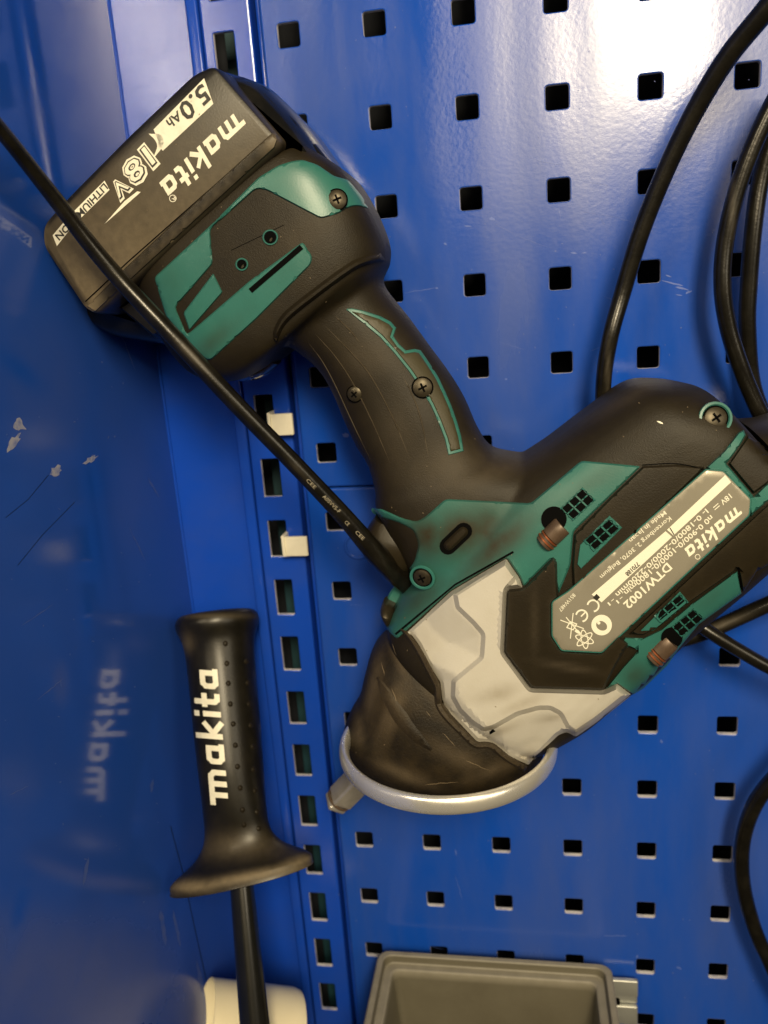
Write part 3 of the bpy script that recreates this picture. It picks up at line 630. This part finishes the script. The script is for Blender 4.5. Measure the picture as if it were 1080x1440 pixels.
# --- hammer case (grey) : lower skin, then the raised cast ribs
g1 = [(634, 831), (712, 785), (731, 813), (736, 827), (713, 830), (709, 917), (747, 968), (849, 971), (867, 960), (889, 977), (840, 1016), (810, 1037), (797, 1030), (786, 1034), (770, 1050), (752, 1068), (744, 1078), (714, 1064), (692, 1046), (670, 1044), (655, 1028), (633, 1005), (621, 986), (618, 960), (599, 930), (588, 908), (577, 893), (560, 898)]
g2 = [(712, 786), (730, 812), (714, 831), (710, 917), (747, 967), (849, 970), (867, 962), (887, 977), (840, 1014), (810, 1034), (796, 1025), (786, 1006), (773, 999), (758, 999), (729, 1007), (695, 1026), (679, 1030), (661, 1018), (644, 1001), (633, 981), (634, 956), (674, 923), (676, 893), (663, 878), (640, 856), (636, 834)]
G2A = np.array(g2, float)
def case_rise(x, y):                            # the cast skin falls away from the rib towards the boot
    q = np.array([[x, y]], float); b = min(np.linalg.norm(q[0] - a - (c - a) * np.clip((q[0] - a) @ (c - a) / ((c - a) @ (c - a)), 0, 1)) for a, c in zip(BTL[:-1], BTL[1:]))
    r = .0060 if inside(q, G2A)[0] else .0060 - .0046 * min(1., bdist(q, G2A)[0] / 42)
    return min(r, .0012 + .0048 * min(1., b / 26))
BTL = np.array([(577, 893), (588, 908), (599, 930), (618, 960), (621, 986), (633, 1005), (655, 1028), (670, 1044), (692, 1046), (714, 1064), (744, 1078)], float)
shell('hammer_case', [round_poly(g1, 3, 2)], SHB, case_rise, M['grey'], wr, lin=True, angle=.35, edge=6, step=4, hm=.05, dirt_sheen=[(690, 975, 26, 14, .35), (700, 1030, 30, 6, .5, -20), (775, 1010, 22, 5, .5, -10), (600, 900, 20, 30, .2), (745, 1065, 14, 8, .6), (810, 1030, 22, 8, .45, -30), (640, 1015, 6, 24, .25, -40)])
S4 = Surf([(HV, HF), boot_l, o_mesh['hammer_case']])
shell('cast_rib', [round_poly(g2, 3, 2)], S4, .0026, M['grey'], wr, edge=7, step=4.5, sink=.0002, lin=True, angle=.28, hm=.05, dirt_sheen=[(700, 975, 30, 12, .45, -15), (690, 1025, 22, 4, .75, -15), (760, 1003, 22, 4, .6), (735, 990, 36, 8, .35, -25), (815, 1028, 18, 6, .6, -35), (725, 800, 8, 20, .3, 40)], flat=.5)
shell('casting_mark', [rag(692, 1029, 5, 2, -30)], Surf([o_mesh['cast_rib'], o_mesh['hammer_case']]), .0002, M['hole'], wr, edge=0, step=4)

# --- dark bumper round the label, label plate, side strips
bump = [(736, 827), (778, 783), (784, 790), (785, 840), (776, 848), (776, 894), (790, 915), (845, 918), (870, 893), (885, 905), (866, 938), (849, 971), (747, 968), (709, 917), (713, 830)]
shell('front_bumper', [round_poly(bump, 3, 2)], H0, .0072, M['rubber2'], wr, edge=3.5, step=7, sink=.0004, flat=.5, dirt_sheen=[(800, 938, 40, 5, .4, 10), (752, 875, 5, 50, .2)], wear=.12)
railp = [(807, 751), (860, 697), (904, 655), (950, 653), (991, 656), (984, 666), (812, 830), (805, 822), (804, 795)]
shell('upper_side_rail', [railp], H0, .0034, M['rubber2'], wr, edge=3.5, step=8, flat=.5, wear=.12)
S5 = Surf([(HV, HF), o_mesh['front_shell'], o_mesh['upper_side_rail']])
shell('rail_inlay', [[(857, 724), (876, 742), (817, 801), (811, 794), (815, 766)]], S5, .0005, M['teal'], wr, edge=1.4, step=6)
lrail = [(866, 909), (1060, 728), (1085, 705), (1085, 792), (1064, 804), (1045, 834), (1039, 799), (970, 847), (928, 881), (905, 893), (879, 892)]
shell('lower_side_rail', [lrail], H0, .0034, M['rubber2'], wr, edge=1.6, step=8, flat=.5, wear=.12)
lteal = [(1037, 802), (1043, 835), (983, 878), (955, 912), (939, 935), (905, 968), (890, 977), (868, 962), (850, 970), (876, 938), (897, 915), (886, 910), (866, 913), (879, 896), (905, 897), (930, 885), (970, 851)]
shell('lower_shell', [lteal], H0, .0022, M['teal'], wr, edge=1.6, step=6, flat=.5, dirt_sheen=[(895, 950, 18, 18, .6), (1000, 840, 30, 10, .25, -35)])
S6 = Surf([(HV, HF), o_mesh['lower_shell'], o_mesh['lower_side_rail']])
shell('lower_inlay', [[(956, 831), (968.5, 846), (919, 887), (899, 888)]], S6, .0006, M['teal'], wr, edge=.9, step=6)
rimp = [(993, 657), (1018, 634), (1038, 608), (1046, 604), (1049, 612), (1040, 628), (1022, 652), (1060, 698), (1076, 682), (1086, 676), (1086, 700), (1062, 720), (1056, 728), (1052, 702), (1016, 664), (1002, 664)]
shell('rear_trim', [rimp], H0, .0030, M['teal'], wr, edge=2.2, step=7, flat=.5, hm=.06)
rearband = [(1024, 652), (1040, 629), (1052, 612), (1085, 632), (1085, 676), (1060, 695)]
shell('rear_band', [rearband], H0, .0022, M['rubber2'], wr, edge=3, step=8, flat=.5, hm=.06)
plate = round_poly([(993, 661), (1017, 663), (1055, 702), (1053, 724), (846, 917), (790, 914), (777, 894), (777, 847), (800, 832)], 3, 2)
shell('plate_rim', [poly_offset(plate, -3.)], H0, .0046, M['teal'], wr, edge=1.6, step=8, flat=.6)
SP = Surf([(HV, HF), o_mesh['plate_rim']])
lab = shell('rating_plate', [plate], SP, .0003, M['label'], wr, edge=1.2, step=8, flat=.6, sink=.0)
SL = Surf([o_mesh['rating_plate']])
logo(lab, SL, (1035, 712), (961, 773), 13, M['label_print'], shear=.25)
T = MB()
tx = lambda s, a, b, c, bo=.012, sh_=0.: text_into(T, SL, s, a, b, c, .00012, bo, sh_)
tx('DTW1002', (938, 791), (876, 849), 11.5, .022)
tx('18V', (1025, 694), (1012, 705), 7.5); poly_into(T, SL, [ribbon([(1010, 708), (1003, 714)], 1.2)]); poly_into(T, SL, [ribbon([(1012, 711), (1005, 717)], 1.2)])
tx('n0 0-900/0-1000/0-1800min', (999, 724), (877, 832), 7.6); tx('-1', (874, 838), (866, 845), 5.5)
tx('I- 0-1800/0-2000/0-2200min', (992, 715), (865, 835), 7.4); tx('-1', (862, 841), (854, 848), 5.5)
tx('Kortenberg 2, 3070, Belgium', (941, 726), (843, 810), 6.2, .004); tx('Made in Japan', (934, 718), (884, 759), 6.2, .004)
tx('851W487', (806, 834), (785, 857), 5.5, .0)
poly_into(T, SL, [[(1020, 668), (1028, 678), (947, 753), (938, 745)]]); poly_into(T, SL, [[(936, 747), (945, 755), (846, 847), (832, 836)]])  # sticker strip; the lamp's reflection on it is put in as white
# CE, circled face, crossed bin, atom
for cx, cy in ((834, 852), (818, 866)):
    aa = np.radians(np.linspace(190, 442, 14)); arc = np.c_[cx + 8 * np.cos(aa), cy + 8 * np.sin(aa)]
    poly_into(T, SL, [ribbon(arc, 2.4)])
poly_into(T, SL, [ribbon([(817, 867), (824, 860)], 2.0)])
poly_into(T, SL, [circ(846, 879, 14.5, 28), circ(846, 880, 8.2, 20, 6.4, 30), circ(842, 876, 2.4, 8)], rule='odd')
poly_into(T, SL, [circ(804, 880, 8.5, 4, 7, -20), circ(804, 880, 6.2, 4, 5, -20)], rule='odd')
for l in ([(788, 872), (821, 884)], [(806, 862), (802, 898)], [(796, 868), (816, 892)]): poly_into(T, SL, [ribbon(l, 1.3)])
poly_into(T, SL, [rag(812, 888, 5, 2, 30, 8)])
for k in range(3): poly_into(T, SL, [circ(822, 899, 14, 26, 5.2, 60 * k + 20), circ(822, 899, 12.3, 26, 3.8, 60 * k + 20)], rule='odd')
poly_into(T, SL, [circ(981, 783, 3.8), circ(981, 783, 2.9)], rule='odd')
obj('plate_print_glare', T.V, T.F, M['label_print'], lab)
T2 = MB(); text_into(T2, SL, '770188', (896, 790), (879, 806), 6.5, .0004, .01); poly_into(T2, SL, [[(839, 835), (844, 840), (839, 845), (834, 840)]], .0003)
poly_into(T2, SL, [ribbon([(942, 742), (948, 752)], 1.2)], .0003); obj('serial_print', T2.V, T2.F, M['dark_print'], lab)

# --- cooling vents : openings and the bars between them
ST = Surf([(HV, HF)] + [o_mesh[k] for k in ('front_shell', 'upper_side_rail', 'rail_inlay', 'lower_shell', 'lower_side_rail', 'lower_inlay')])
S_in = Surf([o_mesh['rail_inlay'], o_mesh['upper_side_rail']]); S_lo = Surf([o_mesh['lower_shell'], (HV, HF)]); S_li = Surf([o_mesh['lower_inlay'], o_mesh['lower_side_rail']])
for quad, SV in (([(819, 687), (836, 703), (806, 731), (789, 715)], S3), ([(857, 730), (871, 743), (836, 774), (822, 760)], S_in), ([(956, 836), (967, 848), (932, 877), (921, 865)], S_li), ([(975, 857), (989, 870), (959, 895), (946, 881)], S_lo)):
    q = np.array(quad, float); B = lambda u, v: (q[0] * (1 - u) + q[1] * u) * (1 - v) + (q[3] * (1 - u) + q[2] * u) * v
    for i in range(2):
        for j in range(3):
            u0, u1, v0, v1 = i / 2 + .04, (i + 1) / 2 - .04, j / 3 + .03, (j + 1) / 3 - .03
            shell('vent_opening', [[B(u0, v0), B(u1, v0), B(u1, v1), B(u0, v1)]], SV, .00025, M['hole'], wr, edge=0, step=9)
    V, F, v2, d = shell_mesh([dens([B(-.07, -.05), B(1.07, -.05), B(1.07, 1.05), B(-.07, 1.05)], 9)] + [[B(i / 2 + .06, j / 3 + .04), B((i + 1) / 2 - .06, j / 3 + .04), B((i + 1) / 2 - .06, (j + 1) / 3 - .04), B(i / 2 + .06, (j + 1) / 3 - .04)] for i in range(2) for j in range(3)], SV, .0008, .8, 6., rule='odd')
    obj('vent_grille', V, F, M['teal'], wr, dirt_sheen=np.zeros(len(V)))
# --- brush caps
def brush(hx, hy, hr, a, b, w, h):
    shell('cap_pocket', [circ(hx, hy, hr, 22)], ST, .0006, M['hole'], wr, edge=0, step=6)
    ax_ = np.array(b, float) - np.array(a, float); ax_ /= np.linalg.norm(ax_); pn = np.array([-ax_[1], ax_[0]]); L_ = np.linalg.norm(np.array(b) - np.array(a)); sc_ = .31 / FPX
    def sec(s, k): c = np.array(a) + ax_ * s; l, r_ = c + pn * w / 2 * k, c - pn * w / 2 * k; return (*l, *r_, h, w / 2 * k * sc_, w / 2 * k * sc_, 2)
    obj('brush_cap', *loft([sec(0, .85), sec(1.5, 1), sec(L_ * .62, 1)], sub=2, seg=26), M['brass'], wr)
    for s in (.68, .84): obj('cap_ring', *loft([sec(L_ * s - 1.4, .9), sec(L_ * s - 1.0, 1.04), sec(L_ * s + 1.0, 1.04), sec(L_ * s + 1.4, .9)], sub=1, seg=26), M['copper'], wr)
    obj('brush_cap', *loft([sec(L_ * .70, .92), sec(L_ * .98, .92), sec(L_, .8)], sub=2, seg=26), M['brass'], wr)
brush(779, 730, 18, (791, 739), (764, 765), 29, .0805); brush(945, 897, 15, (942, 900), (916, 927), 31, .0768)
screw(wr, H0, 1006, 588, 15, M['teal'], 30)
shell('scuff', [rag(928, 594, 5, 1.2, 20, 8)], H0, .0001, M['print'], wr, edge=0, step=4)
shell('housing_seam', [ribbon(cat_rom([(903, 654), (950, 652), (992, 660)], 6), 1.5)], ST, .0002, M['hole'], wr, edge=0)
# --- rubber boot and square drive
bpx = np.array([Q(v) for v in boot_l[0]])
bo = obj('rubber_boot', *boot_l, M['boot'], wr, dirt_sheen=blobs(bpx, [(552, 1000, 12, 46, .75, 22), (524, 968, 9, 44, .8, 12), (505, 1025, 8, 26, .6), (640, 1062, 50, 12, .45, 28), (562, 930, 7, 44, .55, -22), (570, 1090, 46, 9, .6, 22), (612, 985, 8, 50, .35, -32), (690, 1085, 40, 8, .5, -20)]))
SBt = SHB
shell('boot_rim', [ribbon(cat_rom([(562, 884), (573, 893), (588, 914), (603, 942), (615, 966), (617, 990), (628, 1008), (651, 1031), (669, 1047), (691, 1049), (713, 1066), (740, 1082)], 5), [5, 10, 11, 11, 11, 10])], SBt, .0032, M['boot'], wr, edge=3, step=6, wear=.6)
shell('boot_ridge', [ribbon(cat_rom([(523, 935), (548, 985), (580, 1030), (620, 1066)], 6), [3, 22, 28, 22, 3])], SBt, .0010, M['boot'], wr, edge=13, step=6, dirt_sheen=[(548, 985, 10, 50, .35, -30)])
chips(bo, SBt, [worn([(552, 905), (558, 925)], 1.3), worn([(551, 968), (560, 995), (572, 1012)], 1.3), worn([(599, 1000), (606, 1008)], 1.2), worn([(598, 1104), (645, 1099)], 1.3), worn([(536, 930), (541, 950)], 1), worn([(622, 1030), (640, 1049)], .9), worn([(655, 1070), (690, 1084)], 1)], M['scuff'], 'scuffs', .0003)
a0, a1 = P(530, 1070, .040), P(470, 1131, .040); ad = (a1 - a0) / np.linalg.norm(a1 - a0); pu = np.cross(ad, [0, 0, 1]); pu /= np.linalg.norm(pu); hu = np.cross(pu, ad)
rt = np.stack([ad, pu * math.cos(.5) + hu * math.sin(.5), -pu * math.sin(.5) + hu * math.cos(.5)], 1); Ld = np.linalg.norm(a1 - a0)
dv = obj('square_drive', *rbox((a0 + a1) / 2 - ad * .002, (Ld - .004, .0116, .0116), .0016, rt), M['anvil'], wr)
obj('drive_tip', *rbox(a1 - ad * .0012, (.0034, .0104, .0104), .0014, rt), M['anvil'], wr)
obj('retaining_ring', *tube([a1 - ad * .0040 + .0063 * (math.cos(t_) * pu + math.sin(t_) * hu) for t_ in np.linspace(0, 2 * np.pi, 24, endpoint=False)], .0007, seg=8, sub=1, closed=True), M['brass'], wr)

# --- dust and lint caught on the tool
mb = MB(); SALL = Surf([(HV, HF), boot_l, (BV, BF)] + [o_mesh[k] for k in ('front_bumper', 'hammer_case', 'cast_rib', 'front_shell')])
for k in range(170):
    x, y = rng.uniform(80, 1040), rng.uniform(110, 1080); h_, n_ = SALL.hit(x, y)
    if h_[2] < .055 or n_[2] < .3: continue
    poly_into(mb, SALL, [rag(x, y, rng.uniform(.5, 1.3), rng.uniform(.4, .7), rng.uniform(0, 180), 7)], .0002)
props(obj('dust_specks', mb.V, mb.F, M['scuff'], wr), kind='stuff')
# ================================================================== ring holder
RC = np.array([.0593, -.2792, .060]); RR = .0476
hold = root('tool_holder', (RC[0], RC[1], .0), 'chrome steel ring on the panel carrying the nose of the wrench', 'tool holder')
ring_t = np.linspace(0, 2 * np.pi, 96, endpoint=False)
sec_a = np.linspace(0, 2 * np.pi, 20, endpoint=False); se_ = lambda v: np.sign(v) * abs(v) ** .92
obj('ring', *rings([[RC + np.array([(RR + .0023 * se_(math.cos(q))) * math.cos(a), .0042 * se_(math.sin(q)), (RR + .0023 * se_(math.cos(q))) * math.sin(a)]) for q in sec_a] for a in ring_t], closed=True), M['chrome'], hold, angle=1.2)
obj('bracket', *rbox((RC[0], RC[1] + .002, .008), (.044, .030, .012), .0015), M['galv'], hold)

# ================================================================== side handle
sh_ = root('side_handle', P(345, 1300, .04), 'black auxiliary side handle with white lettering on a black rod', 'tool handle')
A_, B_ = P(305, 868, .011), P(339, 1234, .064); HX = (B_ - A_) / np.linalg.norm(B_ - A_); HL = np.linalg.norm(B_ - A_)
hu = np.cross(HX, [0, 0, 1.]); hu /= np.linalg.norm(hu); hv = np.cross(hu, HX)
def on_axis(y):                                  # axis parameter whose picture height is y
    ts = np.linspace(-.2, 1.9, 400); return np.interp(y, [Q(A_ + (B_ - A_) * t)[1] for t in ts], ts)
def disc(y, wpx, tilt=0., n=48, flat=1.):
    t = on_axis(y); c = A_ + (B_ - A_) * t; r = wpx / 2 * abs((R @ (c - CAM))[2]) / FPX; a = np.linspace(0, 2 * np.pi, n, endpoint=False)
    flat = 1 - .45 * min(1, tilt / .11) if tilt > 0 else 1.      # the guard is an oval, flattened towards the viewer
    return c + r * np.cos(a)[:, None] * hu + r * flat * np.sin(a)[:, None] * hv + (r * np.cos(a) * tilt)[:, None] * HX
prof_ = [(864, 20, 0), (862, 84, 0), (863, 102, 0), (868, 112, 0), (876, 116, 0), (884, 113, 0), (892, 106, 0), (902, 100, 0), (920, 96, 0), (950, 94, 0), (990, 93.5, 0), (1030, 93, 0), (1075, 91, 0), (1115, 90, .02), (1145, 91, .05), (1165, 94, .08), (1182, 105, .10), (1197, 130, .11), (1208, 162, .11), (1216, 190, .11), (1221, 204, .11), (1225, 211, .11), (1233, 212, .11), (1237, 206, .11), (1240, 120, .11), (1240, 60, .1)]
pi_ = cat_rom(prof_, 3); grip = rings([disc(*q) for q in pi_])
gpx = np.array([Q(v) for v in grip[0]])
go = obj('grip', *grip, M['black'], sh_, angle=1.2, dirt_sheen=blobs(gpx, [(265, 1246, 36, 9, 1.2), (345, 1234, 100, 8, 1., -11), (420, 1212, 30, 9, .8, -20), (330, 1190, 80, 20, .3), (262, 905, 10, 14, .4), (300, 866, 60, 4, .3)]))
SG = Surf([grip])
logo(go, SG, (321, 1126), (305, 938), 25, M['print'], .00030, shear=.16, step=3.5)
dots = MB()
for k, (x, y) in enumerate([(317, 905), (319, 933), (321, 961), (324, 990), (328, 1018), (331, 1048), (334, 1078), (338, 1108), (341, 1139), (357, 1082), (359, 1112), (362, 1142), (356, 1050), (353, 1020), (351, 990), (349, 960), (347, 930), (343, 1160), (364, 1165)]):
    V, F, _, _ = shell_mesh([circ(x, y, 5, 12, 5.4)], SG, .0007, 4, 3.); dots.add(V, F)
props(obj('grip_bumps', dots.V, dots.F, M['rubber'], go, dirt_sheen=np.zeros(len(dots.V))), kind='stuff')
rod_l = rings([disc(y, w, 0, 28) for y, w in ((1236, 33), (1300, 35.5), (1370, 38.5), (1440, 42), (1520, 46), (1640, 52))])
obj('rod', *rod_l, M['rod'], sh_)

# ================================================================== cables
def cable(name, pts, r, label, group='black cables', dirt_sheen=None):
    p3 = [P(x, y, h) for x, y, h in pts]; V, F = tube(p3, r, seg=16, sub=10)
    px_ = np.array([Q(v) for v in V]); o = root(name, p3[len(p3) // 2], label, 'cable', group)
    so = obj('sheath', V, F, M['cable'], o, angle=2, dirt_sheen=blobs(px_, dirt_sheen) if dirt_sheen else np.zeros(len(V))); return so, Surf([(V, F)])
so, SC = cable('cable', [(-150, 10, .170), (-70, 100, .148), (2, 184, .128), (70, 270, .111), (150, 372, .098), (250, 480, .0915), (330, 566, .086), (410, 648, .079), (480, 722, .071), (520, 768, .065), (550, 800, .056), (580, 826, .046), (620, 860, .036)], [.0025, .0025, .0026, .0028, .0031, .0034, .0035, .0036, .0037, .0040, .0048, .0052, .0054, .005], 'black printed cable crossing over the battery from the left edge to the trigger', dirt_sheen=[(270, 500, 4, 30, .5, -45), (420, 660, 20, 4, .2, 45)])
tm = MB()
text_into(tm, SC, 'CEE', (430, 676), (442, 688), 5, .0002, .0); text_into(tm, SC, 'A05VV5-F', (453, 699), (476, 722), 5.5, .0002, .005); text_into(tm, SC, 'CE', (484, 735), (489, 740), 5, .0002, .005); text_into(tm, SC, 'CEE', (499, 749), (510, 760), 5, .0002, .005)
obj('printed_marking', tm.V, tm.F, M['faded'], so)
cable('cable', [(1140, -70, .060), (1080, 10, .054), (1022, 82, .047), (975, 160, .041), (936, 240, .037), (902, 325, .034), (876, 410, .032), (857, 480, .034), (848, 550, .030), (850, 640, .020)], [.0041, .0039, .0037, .0036, .0034, .0034], 'black cable falling from the upper right corner in one long arc behind the motor end', dirt_sheen=[(855, 520, 3, 40, .35)])
cable('cable', [(1120, 90, .030), (1085, 150, .029), (1055, 215, .028), (1033, 280, .027), (1019, 345, .026), (1016, 405, .026), (1024, 460, .025), (1040, 512, .024), (1060, 562, .022), (1090, 622, .020)], .0036, 'black cable, outer of the two bowed strands at the right edge', dirt_sheen=[(1030, 290, 4, 40, .3)])
cable('cable', [(1120, 120, .018), (1087, 190, .018), (1069, 255, .017), (1059, 325, .017), (1053, 400, .016), (1051, 460, .015), (1058, 540, .012), (1080, 600, .010)], .0036, 'black cable, inner straighter strand behind the bowed one at the right edge')
cable('cable', [(1140, 828, .026), (1085, 848, .024), (1040, 868, .022), (995, 888, .020), (955, 900, .018), (900, 905, .014)], .0037, 'black cable running straight out from under the lower vents to the right', dirt_sheen=[(1010, 880, 40, 5, .6, -20)])
cable('cable', [(930, 840, .018), (965, 866, .026), (1000, 890, .030), (1040, 915, .032), (1085, 940, .033), (1140, 962, .034)], .0032, 'black cable sagging down to the right, in front of the straight one')
cable('cable', [(1420, 1010, .05), (1250, 1005, .042), (1150, 1040, .03), (1095, 1088, .026), (1062, 1130, .022), (1045, 1180, .019), (1044, 1235, .018), (1056, 1290, .018), (1076, 1340, .020), (1120, 1420, .024), (1220, 1520, .03), (1420, 1560, .05)], [.0040, .0038, .0037], 'black cable loop low at the right edge, level with the bin')

# ================================================================== clips
def clip(x, y, w, hgt, label):
    c = P(x, y, .002); s = .39 / FPX; r = root('plastic_clip', c, label, 'clip', 'cream clips in the upright')
    obj('tab', *rbox(c + np.array([.001, 0, 0]), (w * s, hgt * s, .0022), .0006), M['clip'], r)
    obj('hook', *rbox(c + np.array([-w * s * .5 + .0008, .0006, -.005]), (.0018, hgt * s * 1.06, .014), .0005), M['clip'], r)
clip(394, 597, 34, 32, 'cream plastic clip in the slot just below the battery, upper of two'); clip(414, 768, 36, 31, 'cream plastic clip left of the trigger, lower of two')

# ================================================================== bin, strip behind it, roll
bl, br = P(536, 1340, .010), P(856, 1353, .010); YT = (bl[1] + br[1]) / 2
bn = root('storage_bin', ((bl[0] + br[0]) / 2, YT - .06, .07), 'open grey plastic storage bin at the bottom of the picture', 'bin')
def rr_ring(x0, x1, z0, z1, y, r, n=5):
    out = []
    for cx, cz, a0 in ((x1 - r, z1 - r, 0), (x0 + r, z1 - r, 90), (x0 + r, z0 + r, 180), (x1 - r, z0 + r, 270)):
        for k in range(n + 1):
            a = math.radians(a0 + 90 * k / n); out.append((cx + r * math.cos(a), y, cz + r * math.sin(a)))
    return out
X0, X1, Z0, Z1 = bl[0] - .001, br[0] + .001, .0095, .125
lv = [(.004, -.070), (.003, -.012), (.0025, -.0095), (.0, -.0090), (-.0004, -.008), (-.0004, -.001), (.0006, 0), (.0030, 0), (.0036, -.0006), (.0040, -.0040), (.0046, -.0046), (.0080, -.0048), (.0088, -.0054), (.0094, -.010), (.0145, -.064), (.017, -.067)]
BR = [rr_ring(X0 + i_, X1 - i_, Z0 + i_, Z1 - i_, YT + y_, max(.0015, .006 - i_ * .2)) for i_, y_ in lv]
BVv, BFf = rings(BR)
bd = np.zeros(len(BVv)); k_ = len(BR[0])
for l_ in (5, 6, 7, 10, 11, 12): bd[l_ * k_:(l_ + 1) * k_] = .75
obj('tub', BVv, BFf, M['bin'], bn, angle=.45, dirt_sheen=bd)
ms = root('mounting_strip', P(880, 1405, .004), 'galvanised steel hanging strip behind the right end of the grey bin', 'mounting strip')
q0 = P(897, 1378, .006); yS = q0[1]
for dy, dh, hh in ((-.0055, .006, .011), (-.0145, .0035, .007), (-.0245, .0055, .013)): obj('strip_fold', *rbox((.085, yS + dy, dh), (2 * (q0[0] - .085), hh, .0030), .0009), M['galv'], ms)
hp = P(868, 1407, .0055); obj('fixing_hole', *tube([(hp[0], hp[1], .0035), (hp[0], hp[1], .0072)], .0015, seg=14, sub=1), M['hole'], ms)
ro = root('tape_roll', P(350, 1450, .02), 'cream plastic roll lying behind the black rod at the bottom left', 'roll')
# short wide sleeve whose left mouth is turned a little to the viewer
rc_ = P(346, 1469, .061); axd = np.array([.86, -.39, -.33]); axd /= np.linalg.norm(axd); e1 = np.cross(axd, [0, 1, 0]); e1 /= np.linalg.norm(e1); e2 = np.cross(e1, axd)
RO, HW = .0295, .0250; prof = [(-HW, RO - .0012), (-HW - .0003, RO - .0006), (-HW, RO), (HW * .85, RO), (HW, RO - .001), (HW, RO - .002), (HW * .9, RO - .0028), (-HW * .8, RO - .0022)]
obj('sleeve', *rings([[rc_ + axd * a_ + r_ * (math.cos(t_) * e1 + math.sin(t_) * e2) for a_, r_ in prof] for t_ in np.linspace(0, 2 * np.pi, 72, endpoint=False)], closed=True), M['cream'], ro, angle=.5)

for o in scene.objects:
    if 'origin_h' in o: del o['origin_h']
